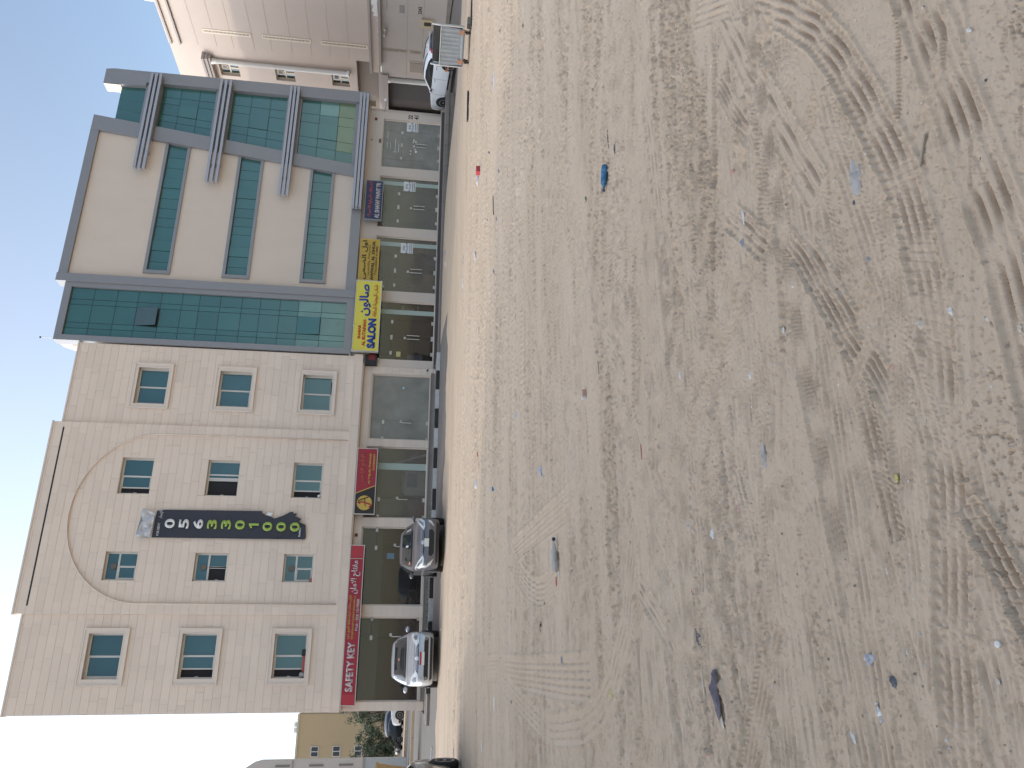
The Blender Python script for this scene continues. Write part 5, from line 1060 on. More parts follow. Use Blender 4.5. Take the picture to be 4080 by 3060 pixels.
    def wheels(s, xw, ys, r, spokes=9, rim=None):
        for y in ys:
            for sg in (-1, 1):
                s.patch('arch_shade', [(y+1.14*r*math.cos(t), r+1.14*r*math.sin(t)) for t in np.linspace(-.35, math.pi+.35, 22)], 'right' if sg > 0 else 'left', 'black', off=.004, step=.05)  # black patch: shade of the uncut wheel hollow put into its colour
                t = MB().lathe([(.62*r, -.095), (.9*r, -.1), (.985*r, -.07), (r, 0), (.985*r, .07), (.9*r, .1), (.62*r, .095)], (xw*sg, y, r), 'x', 26).build('tyre', 'rubber', s.root, smooth=True); o = sg*.06
                q = MB().lathe([(.66*r, -.02), (.66*r, .045), (.58*r, .045), (.56*r, .0), (.56*r, -.01)], (0, 0, 0), 'x', 26)
                for k in range(spokes):
                    a = 2*math.pi*k/spokes; c, d = math.cos(a), math.sin(a); w = .075*r
                    q.add([(.035, c*.12*r-d*w, d*.12*r+c*w), (.035, c*.12*r+d*w, d*.12*r-c*w), (.04, c*.6*r+d*w*.7, d*.6*r-c*w*.7), (.04, c*.6*r-d*w*.7, d*.6*r+c*w*.7)], [(0, 1, 2, 3)])
                q.lathe([(.14*r, .0), (.14*r, .045), (.05*r, .055)], (0, 0, 0), 'x', 12); q.v = [((a+.055)*sg+xw*sg, b+y, c+r) for a, b, c in q.v]; q.build('rim', rim or 'alloy', t)
                MB().lathe([(.55*r, .03), (.5*r, .032)], (xw*sg, y, r), 'x', 20).build('spoke_shade', 'black', t) if sg > 0 else MB().lathe([(.55*r, -.03), (.5*r, -.032)], (xw*sg, y, r), 'x', 20).build('spoke_shade', 'black', t)  # black disc: shade behind the spokes put into its colour
    def mirrors(s, x, y, z, m, foot='black'):
        for sg in (-1, 1):
            q = MB().ball((sg*(x+.1), y, z), .105, 12, (1.0, .55, .68)).build('mirror', m, s.root, smooth=True); MB().tube([(sg*(x-.05), y+.02, z-.05), (sg*(x+.04), y, z-.03)], .025, 6).build('mirror_foot', foot, q); MB().ball((sg*(x+.1), y+.035, z), .085, 10, (1, .4, .66)).build('mirror_glass', 'carglass', q, smooth=True)
    def frontplate(s, z, lines, red=False, w=.26):
        h = s.hit(0, z, 'front'); y = h[0].y-.03; hh = .075
        p = MB().box(-w/2 if not red else -.2, w/2 if not red else .2, y, y+.02, z-hh, z+hh).build('number_plate', 'plate', s.root)
        if red: MB().box(-.2, .2, y-.003, y, z+.015, z+hh).build('plate_band', mat('plate red', (.45, .03, .04), .5) if 'plate red' not in MATS else MATS['plate red'], p)
        return p, y
def on(o, x, y, z, rz, pitch=0): o.location = (x, y, z); o.rotation_euler = (pitch, 0, rz)
R_ = math.radians
# silver hatchback
HB = [(0, .30, .40, .52, .46, .47, .60, .34, .64), (.04, .22, .60, .67, .46, .62, .65, .46, .71), (.16, .19, .74, .79, .5, .75, .73, .56, .79), (.42, .18, .80, .84, .55, .815, .83, .62, .89), (.8, .18, .81, .85, .58, .83, .91, .64, .98), (1.08, .18, .81, .85, .6, .83, .96, .66, 1.03),
      (1.45, .18, .81, .85, .6, .83, .98, .635, 1.26), (1.85, .18, .81, .85, .6, .83, .99, .585, 1.47), (2.3, .18, .81, .85, .6, .83, 1.0, .575, 1.525), (3.0, .18, .81, .85, .6, .83, 1.01, .565, 1.52), (3.6, .2, .80, .84, .62, .82, 1.02, .545, 1.44), (3.95, .22, .77, .82, .62, .79, .98, .53, 1.22), (4.12, .26, .70, .76, .6, .72, .92, .5, 1.0), (4.18, .32, .6, .66, .6, .62, .85, .44, .9)]
c = Car('parked_car', 'silver hatchback parked nose out below the red SAFETY KEY sign', HB, paint('silver paint', (.50, .51, .53), .55))
c.patch('windscreen', [(-.70, 1.045), (.70, 1.045), (.665, 1.2), (.575, 1.425), (-.575, 1.425), (-.665, 1.2)], 'front', 'carglass')
c.sides('side_window', [(1.35, 1.02), (3.3, 1.05), (3.5, 1.12), (3.35, 1.36), (2.5, 1.44), (2.0, 1.42)], 'carglass'); c.sides('door_seam', [(1.3, .3), (1.315, .3), (1.315, .95), (1.3, .95)], 'seam'); c.sides('door_seam', [(2.4, .3), (2.415, .3), (2.415, 1.0), (2.4, 1.0)], 'seam')
for h in c.both('headlight', [(.36, .74), (.50, .66), (.74, .66), (.80, .76), (.79, .86), (.70, .90), (.56, .86)], 'lamp', off=.012): pass
c.both('lamp_bowl', [(.58, .72), (.70, .72), (.73, .80), (.64, .83), (.56, .78)], 'lampdark', off=.018)
c.both('grille', [(.06, .66), (.46, .68), (.36, .755), (.06, .765)], 'bumper', off=.008)
for z in (.69, .715, .74): c.both('grille_bar', [(.07, z-.005), (.38, z-.004), (.37, z+.004), (.07, z+.005)], 'chrome', off=.016)
c.patch('badge', [(.055*math.cos(t), .715+.055*math.sin(t)) for t in np.linspace(0, 6.1, 16)], 'front', 'chrome', off=.018, step=.03)
c.patch('lower_intake', [(-.62, .36), (.62, .36), (.66, .47), (.5, .50), (-.5, .50), (-.66, .47)], 'front', 'black', off=.006); c.patch('lower_bumper', [(-.60, .235), (.60, .235), (.68, .31), (-.68, .31)], 'front', 'bumper', off=.01)
c.both('fog_lamp', [(.6+.05*math.cos(t), .43+.05*math.sin(t)) for t in np.linspace(0, 5.9, 12)], 'lampdark', off=.014, step=.04)
c.patch('bonnet_seam', [(-.6, .80), (.6, .80), (.6, .806), (-.6, .806)], 'front', 'seam', off=.004); c.patch('wiper', [(-.55, 1.055), (.5, 1.055), (.5, 1.075), (-.55, 1.065)], 'front', 'black', off=.016)
c.patch('parking_slip', [(-.05, 1.25), (.03, 1.25), (.03, 1.29), (-.05, 1.29)], 'front', mat('orange slip', (.5, .2, .12), .7), off=.009)
c.wheels(.785, (.84, 3.42), .30, 7); c.mirrors(.86, 1.42, 1.03, c.pm); p, y = c.frontplate(.56, None, True); text('44061', -.1, .17, .49, .57, y-.004, 'ink', p, 'digits', bold=.02, thick=.001)
on(c.root, .47, 26.38, .065, 0)
# grey saloon
SD = [(0, .32, .40, .52, .48, .47, .60, .32, .66), (.05, .22, .62, .70, .48, .64, .67, .46, .74), (.18, .19, .75, .80, .5, .76, .76, .56, .82), (.45, .18, .80, .84, .55, .815, .86, .62, .92), (.85, .18, .81, .85, .58, .83, .92, .64, .99), (1.15, .18, .81, .85, .6, .83, .95, .66, 1.02),
      (1.55, .18, .81, .85, .6, .83, .97, .62, 1.23), (1.95, .18, .81, .85, .6, .83, .98, .565, 1.40), (2.4, .18, .81, .85, .6, .83, .99, .555, 1.45), (2.9, .18, .81, .85, .6, .83, 1.0, .55, 1.43), (3.4, .2, .80, .84, .62, .82, 1.0, .55, 1.25), (3.75, .22, .78, .82, .62, .80, .97, .6, 1.04), (4.2, .26, .72, .77, .6, .74, .94, .56, 1.0), (4.32, .34, .6, .66, .6, .62, .84, .44, .88)]
c = Car('parked_car', 'dark grey saloon parked nose out in front of the dark bead curtain shop', SD, paint('grey paint', (.15, .147, .16), .4))
c.patch('windscreen', [(-.70, 1.035), (.70, 1.035), (.64, 1.2), (.555, 1.365), (-.555, 1.365), (-.64, 1.2)], 'front', 'carglass')
c.sides('side_window', [(1.45, 1.0), (3.2, 1.02), (3.45, 1.06), (3.1, 1.28), (2.6, 1.37), (2.1, 1.35)], 'carglass'); c.sides('door_seam', [(1.3, .3), (1.315, .3), (1.315, .95), (1.3, .95)], 'seam'); c.sides('chrome_strip', [(1.3, .26), (3.3, .26), (3.3, .285), (1.3, .285)], 'chrome')
c.both('headlight', [(.40, .70), (.52, .66), (.70, .68), (.80, .80), (.81, .92), (.76, .93), (.60, .84)], 'lamp', off=.012); c.both('lamp_bowl', [(.52, .71), (.64, .72), (.74, .82), (.76, .88), (.66, .83)], 'lampdark', off=.018)
c.both('grille', [(.02, .665), (.32, .68), (.44, .715), (.30, .735), (.02, .745)], 'black', off=.008); c.both('grille_wing', [(.08, .70), (.40, .712), (.40, .72), (.08, .715)], 'chrome', off=.016)
c.patch('badge', [(.075*math.cos(t), .705+.045*math.sin(t)) for t in np.linspace(0, 6.1, 16)], 'front', 'chrome', off=.02, step=.03)
c.patch('lower_intake', [(-.34, .36), (.34, .36), (.44, .44), (.40, .53), (-.40, .53), (-.44, .44)], 'front', 'black', off=.007); c.patch('lower_bumper', [(-.60, .235), (.60, .235), (.68, .30), (-.68, .30)], 'front', 'bumper', off=.01)
c.both('fog_lamp', [(.52, .36), (.70, .45), (.75, .56), (.68, .55), (.56, .42)], 'lamp', off=.012); c.patch('wiper', [(-.6, 1.045), (.5, 1.045), (.5, 1.065), (-.6, 1.06)], 'front', 'black', off=.016)
c.patch('windscreen_sticker', [(-.62, 1.08), (-.52, 1.08), (-.52, 1.12), (-.62, 1.12)], 'front', MATS['orange slip'], off=.009); c.patch('pale_oval', [(.0+.04*math.cos(t), 1.2+.05*math.sin(t)) for t in np.linspace(0, 5.8, 10)], 'front', 'lamp', off=.009, step=.04)  # small pale oval laid on the windscreen
c.patch('painted_reflection', [(.52, 1.1), (.6, 1.09), (.53, 1.24), (.48, 1.24)], 'front', mat('pale reflection colour', (.35, .38, .36), .4), off=.009)  # pale patch: a windscreen reflection put into the colour
c.wheels(.785, (.82, 3.39), .29, 8); c.mirrors(.87, 1.55, 1.02, c.pm); p, y = c.frontplate(.60, None); text('61969', -.11, .11, .54, .61, y-.002, 'ink', p, 'digits', bold=.02, thick=.001); text('H', .08, .115, .625, .66, y-.002, 'ink', p, 'digits', thick=.001)
on(c.root, 4.02, 25.55, .03, R_(-3))
# white crossover, nose in at the alley mouth
XO = [(0, .34, .42, .54, .5, .5, .68, .34, .74), (.05, .26, .64, .72, .5, .68, .76, .48, .84), (.2, .22, .78, .84, .54, .8, .86, .6, .92), (.5, .21, .86, .9, .58, .86, .94, .66, .99), (.95, .21, .87, .91, .6, .88, .99, .68, 1.05), (1.25, .21, .87, .91, .62, .88, 1.01, .7, 1.09),
      (1.7, .21, .87, .91, .62, .88, 1.02, .66, 1.34), (2.1, .21, .87, .91, .62, .88, 1.03, .62, 1.50), (2.6, .21, .87, .91, .62, .88, 1.04, .61, 1.545), (3.2, .21, .87, .91, .62, .88, 1.06, .60, 1.52), (3.8, .23, .86, .9, .64, .87, 1.08, .58, 1.42), (4.15, .26, .82, .87, .64, .83, 1.06, .56, 1.26), (4.35, .32, .76, .82, .62, .77, .98, .52, 1.02), (4.42, .40, .62, .7, .6, .64, .88, .44, .92)]
c = Car('parked_car', 'white crossover parked nose in at the alley mouth behind the metal bin', XO, paint('white paint body', (.80, .81, .82), .0)); c.body.data.materials[0] = c.pm
c.patch('windscreen', [(-.72, 1.11), (.72, 1.11), (.63, 1.44), (-.63, 1.44)], 'front', 'carglass'); c.sides('side_window', [(1.62, 1.06), (3.45, 1.11), (3.72, 1.17), (3.72, 1.26), (3.4, 1.36), (2.7, 1.44), (2.2, 1.42)], 'carglass')
for y_ in (1.4, 2.5, 3.4): c.sides('door_seam', [(y_, .34), (y_+.012, .34), (y_+.012, 1.04), (y_, 1.04)], 'seam')
for y_ in (2.3, 3.15): c.sides('door_handle', [(y_, .93), (y_+.2, .94), (y_+.2, .965), (y_, .955)], 'chrome', off=.02)
c.sides('sill', [(1.2, .235), (3.2, .235), (3.2, .31), (1.2, .31)], 'bumper'); c.patch('rear_window', [(-.62, 1.11), (.62, 1.11), (.54, 1.34), (-.54, 1.34)], 'rear', mat('blue tinted glass', (.02, .03, .055), .06, spec=.8, coat=.5))
for sg in (1, -1): c.patch('tail_light', [(sg*a, b) for a, b in ((.56, .90), (.80, .92), (.80, 1.04), (.66, 1.06), (.52, 1.0))][::sg], 'rear', 'redlamp', off=.012)
c.sides('tail_light', [(3.92, 1.31), (4.02, 1.33), (4.24, 1.06), (4.12, 1.02)], 'redlamp', off=.012); c.patch('rear_bumper', [(-.68, .42), (.68, .42), (.72, .62), (-.72, .62)], 'rear', 'bumper'); c.patch('number_plate', [(-.2, .72), (.2, .72), (.2, .84), (-.2, .84)], 'rear', 'plate', off=.012)
c.both('headlight', [(.46, .78), (.74, .80), (.82, .92), (.6, .87)], 'lamp', off=.012); c.patch('grille', [(-.4, .66), (.4, .66), (.42, .8), (-.42, .8)], 'front', 'black')
for sg in (-1, 1): MB().tube([(sg*.5, 2.2, 1.515), (sg*.52, 2.4, 1.56), (sg*.51, 3.4, 1.53), (sg*.49, 3.7, 1.45)], .018, 6).build('roof_rail', 'bumper', c.root)
MB().prism([(-.54, 1.40), (.54, 1.40), (.52, 1.43), (-.52, 1.43)], 3.86, 4.06).build('spoiler', c.pm, c.root); MB().ball((0, 3.7, 1.48), .05, 8, (.5, 1.4, .9)).build('roof_aerial', 'white', c.root)
c.wheels(.85, (.88, 3.52), .345, 10); c.mirrors(.92, 1.72, 1.08, c.pm)
on(c.root, 28.78, 33.62, -.02, R_(180), R_(-3.2)); SUV = c
# tan car half out of the picture on the left
c = Car('parked_car', 'tan car at the left picture edge with a black door mirror, only its flank showing', SD, paint('tan paint', (.34, .29, .23), .3)); c.patch('windscreen', [(-.70, 1.035), (.70, 1.035), (.64, 1.2), (.555, 1.365), (-.555, 1.365), (-.64, 1.2)], 'front', 'carglass')
c.both('headlight', [(.40, .70), (.52, .66), (.70, .68), (.80, .80), (.81, .92), (.76, .93), (.60, .84)], 'lamp', off=.012); c.both('lamp_bowl', [(.52, .71), (.64, .72), (.74, .82), (.76, .88), (.66, .83)], 'lampdark', off=.018); c.patch('grille', [(-.4, .66), (.4, .66), (.42, .76), (-.42, .76)], 'front', 'black'); c.patch('lower_intake', [(-.44, .36), (.44, .36), (.44, .5), (-.44, .5)], 'front', 'black')
c.sides('side_window', [(1.45, 1.0), (3.2, 1.02), (3.45, 1.06), (3.1, 1.28), (2.6, 1.37), (2.1, 1.35)], 'carglass'); c.sides('door_seam', [(1.3, .3), (1.315, .3), (1.315, .95), (1.3, .95)], 'seam')
c.wheels(.785, (.82, 3.39), .31, 10); c.mirrors(.90, 1.5, 1.06, 'black'); on(c.root, -2.84, 15.0, .03, R_(-4))
# far parked cars by the trees
def far_car(st, label, pm, x, y, z, rz, sc=1.0):
    c = Car('parked_car', label, st, pm); c.sides('side_window', [(1.5, 1.04), (3.3, 1.06), (3.5, 1.1), (3.2, 1.3), (2.6, 1.38), (2.1, 1.36)], 'carglass'); c.patch('windscreen', [(-.68, 1.1), (.68, 1.1), (.58, 1.36), (-.58, 1.36)], 'front', 'carglass'); c.patch('rear_window', [(-.55, 1.08), (.55, 1.08), (.5, 1.24), (-.5, 1.24)], 'rear', 'carglass')
    c.sides('lower_trim', [(.2, .24), (4.0, .24), (4.0, .42), (.2, .42)], 'bumper')
    for sg in (1, -1): c.patch('tail_light', [(sg*.5, .86), (sg*.7, .86), (sg*.7, .98), (sg*.5, .98)][::sg], 'rear', 'redlamp', off=.012)
    c.both('headlight', [(.46, .72), (.72, .74), (.76, .84), (.5, .82)], 'lamp', off=.012); c.wheels(.83, (.85, 3.45), .34, 6); c.root.scale = (sc, sc, sc*1.08); on(c.root, x, y, z, rz); return c
far_car(XO, 'far white four by four beside the trees, cut off by the stone corner pillar', paint('far white paint', (.72, .73, .74), 0), -4.75, 84.6, .28, R_(-90), 1.15)
far_car(XO, 'far silver grey wagon under the trees behind the white four by four', paint('far grey paint', (.26, .27, .30), .3), -1.0+-.6, 90, .30, R_(90), 1.15)
far_car(SD, 'far dark car hidden under the bushy olive tree', paint('far black paint', (.03, .03, .035), .2), -7.3, 86.2, .25, R_(-60), 1.0)
far_car(HB, 'small white hatchback by the boundary wall at the left picture edge', paint('far white hatch paint', (.66, .66, .65), 0), -6.75, 60, .2, R_(20), .95)
# ------------------------------------------------------------------ metal bin on wheels
M['galv'] = mat('galvanised steel', (.25, .265, .275), .6, metal=.2, var=.22, scale=5, stain=.4, stain_rgb=(.40, .40, .38)); M['galvpale'] = mat('chalky pale steel', (.46, .45, .42), .65, var=.15, scale=8, stain=.35, stain_rgb=(.3, .26, .22)); M['rust'] = mat('orange rust paint', (.36, .17, .10), .8, var=.25, scale=12)
t = thing('rubbish_bin', 'dented galvanised wheeled bin with an open lid on the right edge of the lot', 'bin', (0, 0, 0))
w, d = .56, .42
q = MB(); fr_ = [(-w, -d, .93), (w, -d, .93), (w*.93, -d*.88, .24), (-w*.93, -d*.88, .24)]; bk = [(-w, d, 1.14), (w, d, 1.14), (w*.93, d*.88, .24), (-w*.93, d*.88, .24)]
q.add(fr_, [(0, 3, 2, 1)]); q.add(bk, [(0, 1, 2, 3)]); q.add([fr_[3], fr_[2], bk[2], bk[3]], [(0, 3, 2, 1)]); q.build('tub', 'galv', t)
q = MB().add([(-w+.01, d-.012, .93), (w-.01, d-.012, .93), (w-.01, d-.012, 1.14), (-w+.01, d-.012, 1.14), (-w*.94, d*.85, .38), (w*.94, d*.85, .38)], [(0, 1, 2, 3), (4, 5, 1, 0)]); q.box(-w*.93, w*.93, -d*.85, d*.85, .36, .37); q.build('inside', mat('dark bin lining', (.045, .04, .034), .8, var=.3), t)  # inside of the tub in a darker colour than the outside
for sg in (-1, 1):
    q = MB(); prof = [(-d*.9, .20), (d*.9, .20), (d, .5)]+[(d*math.cos(a)*1.0, .86+.36*math.sin(a)) for a in np.linspace(.1, math.pi*.86, 12)]+[(-d*1.02, .9)]
    q.prism([(a, b) for a, b in prof], 0, .035); q.v = [(sg*(w+.002)+sg*c_, a, b) for a, c_, b in q.v]; q.build('end_plate', 'galvpale', t)
q = MB(); x = -w+.06
for k in range(9):
    q.add([(x, -d*1.0-.003, .90), (x+.035, -d*1.0-.009, .90), (x+.07, -d*1.0-.003, .90), (x, -d*.89-.003, .34), (x+.035, -d*.89-.009, .34), (x+.07, -d*.89-.003, .34)], [(0, 1, 4, 3), (1, 2, 5, 4)]); x += .118
stuff(q.build('pressed_rib', 'galv', t)); q = MB(); q.tube([(-w, -d-.01, .935), (w, -d-.01, .935)], .015, 8); q.build('rim_tube', 'galvpale', t)
q = MB(); q.tube([(-w*.93, -d*.86, .25), (w*.93, -d*.86, .25)], .06, 10); q.build('lower_roll', 'galv', t)
text('DR3SM', -.40, .34, .50, .82, -d*.97-.03, 'galvpale', t, 'scrawl', thick=.006)
for sx in (-1, 1):
    MB().box(sx*w*.76-.06, sx*w*.76+.06, -d-.005, -d*.80, .21, .36).build('caster_pad', 'rust', t)
    for sy in (-1, 1):
        a = MB(); a.box(sx*w*.76-.05, sx*w*.76-.04, sy*d*.72-.04, sy*d*.72+.04, .08, .24); a.box(sx*w*.76+.04, sx*w*.76+.05, sy*d*.72-.04, sy*d*.72+.04, .08, .24); a = a.build('caster', 'rust', t); MB().lathe([(.02, -.03), (.075, -.03), (.08, 0), (.075, .03), (.02, .03)], (sx*w*.76, sy*d*.72, .08), 'x', 16).build('caster_wheel', 'rubber', a)
MB().box(-w-.16, -w-.02, -.1, -.04, .62, .67).build('lift_arm', 'rust', t); MB().tube([(-w-.15, -.07, .64), (-w-.2, -.2, .74)], .03, 6).build('arm_end', 'rust', t)
q = MB(); q.tube([(-w, d*.2+.18*math.cos(a), 1.0+.2*math.sin(a)) for a in (0, .2)], .01, 4)
q = MB(); vs = [(x_, d+.02+.10*math.sin(a), .92+.24*math.cos(a)*1.0) for a in np.linspace(-.4, 1.9, 8) for x_ in (-w+.02, w-.02)]; q.add(vs, [(2*i, 2*i+1, 2*i+3, 2*i+2) for i in range(7)]); q.build('lid', 'bumper', t)
bx, by = 18.75, 19.35
on(t, bx, by, float(ground_h(bx, by)[0]), R_(-48))
t = thing('curb_block', 'short loose block beside the bin wheel', 'block', (19.3, 18.9, .05)); MB().box(19.15, 19.45, 18.8, 19.0, -.02, .12).build('block_body', 'concrete', t)
# ------------------------------------------------------------------ litter lying on the sand (sizes read off the photograph, in picture lengths)
LEN4 = {(1540,712):150,(1077,875):75,(1073,985):55,(1032,693):25,(1525,820):25,(1582,1048):30,(1460,1182):30,(1920,1258):40,(2062,1290):25,(2195,1325):30,(1279,1150):30,(1782,1312):40,(1680,1488):40,(820,1518):35,(1107,1518):25,(1240,1335):25,(1925,528):22,(2087,573):15,(8,728):55,(12,690):38,(24,700):15,(38,672):12,(80,885):32,(43,888):26,(68,830):100,(69,325):105,(187,42):45,(187,103):35,(125,4):20,(96,125):18,(127,63):10,(255,528):18,(220,428):10,(437,805):30,(457,888):8,(527,560):95,(563,602):42,(1808,610):130,(497,1485):60,(1990,122):28,(1485,182):8,(2060,325):14,(535,722):98,(91,692):28,(50,618):20,(70,1098):26}
LEN5 = {(1160,295):85,(436,43):38,(160,128):28,(260,352):45,(70,425):18,(195,527):50,(65,600):28,(327,800):50,(332,770):30,(666,275):62,(1710,380):35,(1650,308):20,(1037,497):50,(860,573):35,(960,607):45,(850,645):12,(1650,757):28,(272,900):38,(258,985):45,(870,842):30,(885,1030):170,(965,1250):150,(919,1218):100,(340,1187):80,(345,1115):40,(70,1290):60,(140,1287):25,(545,1252):30,(18,1470):55,(1590,1112):65,(1735,1090):30,(1790,1010):45,(2113,1053):28,(2133,770):40,(1685,1205):60,(1523,1430):45,(1010,1370):50,(940,1490):35,(1200,1225):15,(2105,1205):30,(700,842):22,(1085,68):12,(105,1535):20,(430,423):14,(325,690):128,(1630,1330):70}
LM = {}
def lm(name, rgb, rough=.6, **k):
    if name not in LM: LM[name] = mat('litter '+name, rgb, rough, **k)
    return LM[name]
def gpos(px, py):
    z = .02
    for _ in range(3): x, y = on_ground(px, py, z); z = float(ground_h(x, y)[0])
    return x, y, z
PL = {}
def A4(zx, zy):
    p = (1900+zx/1.0147, zy/1.0147); PL[p] = LEN4.get((zx, zy)); return p
def A5(zx, zy):
    p = (1900+zx/1.0147, 1530+zy/1.0147); PL[p] = LEN5.get((zx, zy)); return p
def real_len(px, py, dflt):
    """metres for a thing that spans so many picture lengths where it lies"""
    l = PL.get((px, py))
    if not l: return dflt*.55
    x, y, z = gpos(px, py); return l/1.0147*(x*FWD[0]+y*FWD[1]+(z-H)*FWD[2])/FOC
def crumple(lx, ly, hz, seed, n=12):
    """thin rumpled sheet with an irregular outline, lying on the ground"""
    R = np.random.default_rng(seed); ph = R.random(8)*6.3; vs = []; fs = []; rings = 5
    vs.append((0, 0, hz*(.5+.5*R.random())))
    for r in range(1, rings+1):
        for k in range(n):
            a = 2*math.pi*k/n; rad = (r/rings)*(1+.22*math.sin(2*a+ph[0])+.16*math.sin(3*a+ph[1])+.1*math.sin(5*a+ph[2]))
            x, y = rad*math.cos(a)*lx/2, rad*math.sin(a)*ly/2
            z = hz*max(.08, (1-(r/rings)**2)*.6+.45*math.sin(x/lx*9+ph[3])*math.sin(y/ly*8+ph[4])+.25*math.sin(a*4+ph[5]+r*1.7)) if r < rings else hz*.05
            vs.append((x, y, abs(z)))
    fs += [(0, 1+k, 1+(k+1) % n) for k in range(n)]
    for r in range(rings-1):
        fs += [(1+r*n+k, 1+(r+1)*n+k, 1+(r+1)*n+(k+1) % n, 1+r*n+(k+1) % n) for k in range(n)]
    return vs, fs
def lay_on(name, label, cat, px, py, mb, m, rz=0, smooth=False, extra=None, dz=.0):
    x, y, z = gpos(px, py)
    if name in ('bottle', 'stick', 'packet', 'carton', 'stone', 'brick') and PL.get((px, py)):
        xs_ = [v[0] for v in mb.v]; k = real_len(px, py, 1)/(max(xs_)-min(xs_))
        for q in [mb]+[e[1] for e in (extra or [])]: q.v = [(a*k, b*k, c*k) for a, b, c in q.v]
    t = thing(name, label, cat, (0, 0, 0)); o = mb.build(name+'_body', m, t, smooth=smooth)
    for nm, b, mm in (extra or []): b.build(nm, mm, t, smooth=smooth)
    t.location = (x, y, z+dz); t.rotation_euler.z = rz; return t
def sheet(px, py, lx, ly, hz, rz, m, label, name='plastic_scrap', cat='scrap', seed=None):
    k = real_len(px, py, lx)*1.05/lx; lx *= k; ly *= max(k, .35*k+.3*min(k, 1)); hz = min(hz*.6, hz*k, .35*ly)
    b = MB(); v, f = crumple(lx, ly, hz, seed or int(px*7+py)); b.add(v, f); return lay_on(name, label, cat, px, py, b, m, rz, True)
clear = dusty_glass('litter cloudy plastic', (.85, .87, .9), .5, (.64, .62, .60), .12); white = lm('white', (.68, .65, .61)); grey = lm('grey', (.28, .29, .31)); dkgrey = lm('slate', (.10, .105, .12)); pink = lm('pink', (.55, .27, .22)); blue = lm('blue', (.03, .14, .32), .3); pale = lm('cream', (.60, .52, .42)); brown = lm('brown', (.10, .05, .03), .8); yel = lm('yellow', (.58, .52, .14)); redm = lm('red', (.45, .03, .04), .5); wood = lm('weathered wood', (.36, .30, .23), .9, var=.2, scale=30); dkblue = lm('navy', (.015, .03, .09), .4)
def bottle(px, py, L, r, rz, m, capm, label, band=None, squash=.6):
    q = MB().lathe([(.0, 0), (.8*r, 0), (r, .03*L), (r, .22*L), (.9*r, .26*L), (r, .3*L), (r, .58*L), (.85*r, .68*L), (.45*r, .84*L), (.33*r, .86*L), (.33*r, .93*L)], (-L/2, 0, r*squash), 'x', 16)
    q.v = [(x, y*(1+.12*math.sin(x*60)), r*squash+(z-r*squash)*squash+.004*math.sin(x*50+y*40)) for x, y, z in q.v]
    c = MB().lathe([(.36*r, .92*L), (.4*r, .93*L), (.4*r, L), (.34*r, L+.004)], (-L/2, 0, r*squash), 'x', 12); ex = [('cap', c, capm)]
    if band: b = MB().lathe([(1.03*r, .33*L), (1.03*r, .55*L)], (-L/2, 0, r*squash), 'x', 16); b.f = b.f[:-2]; b.v = [(x, y, r*squash+(z-r*squash)*squash*1.02) for x, y, z in b.v]; ex.append(('label_band', b, band))
    return lay_on('bottle', label, 'bottle', px, py, q, m, rz, True, ex)
bottle(*A4(535, 722), .27, .05, 2.75, dusty_glass('litter blue bottle', (.35, .6, .8), .45, (.07, .25, .42), .1), dkgrey, 'large crushed blue water bottle lying on the sand mid lot', blue)
bottle(*A5(325, 690), .42, .055, .12, clear, dkblue, 'large clear crushed bottle with a dark blue cap', white)
bottle(*A4(91, 692), .24, .04, .3, clear, white, 'small clear bottle with blue label near the red packet', blue); bottle(*A4(50, 618), .22, .04, .4, clear, blue, 'little bottle with blue cap above the yellow scrap', blue)
bottle(*A4(70, 1098), .26, .04, .5, clear, blue, 'clear bottle with blue label far out below the mustard sign', blue); bottle(*A5(1630, 1330), .16, .035, .2, clear, white, 'flattened clear bottle near the bottom left of the lot', white, .25)
sheet(*A4(1540, 712), .24, .13, .035, .1, clear, 'big wrinkled clear plastic sheet near the curved tyre track', 'plastic_sheet', 'sheet'); sheet(*A5(1160, 295), .17, .08, .03, .1, clear, 'crumpled clear plastic bag in the middle of the near sand', 'plastic_bag', 'bag')
sheet(*A4(1077, 875), .15, .035, .02, .1, white, 'long white plastic scrap beside a tyre print'); sheet(*A4(1073, 985), .11, .05, .015, .1, grey, 'grey plastic scrap below the long white one')
sheet(*A4(1032, 693), .07, .06, .02, .6, pink, 'small salmon pink paper scrap left of the clear sheet', 'paper_scrap'); sheet(*A4(1525, 820), .05, .03, .02, .4, dkgrey, 'small slate scrap under the clear sheet'); sheet(*A4(1582, 1048), .06, .03, .015, .5, grey, 'small grey scrap beside the diagonal tyre print'); sheet(*A4(1460, 1182), .06, .04, .015, 1, grey, 'grey flat scrap by the diagonal rut')
sheet(*A4(1920, 1258), .09, .06, .02, .8, white, 'white torn paper near the bottom tyre track', 'paper_scrap'); sheet(*A4(2062, 1290), .05, .02, .01, .3, white, 'narrow white paper strip close to the viewer', 'paper_scrap'); sheet(*A4(2195, 1325), .05, .04, .02, .3, pale, 'cream scrap at the very bottom of the picture', 'paper_scrap')
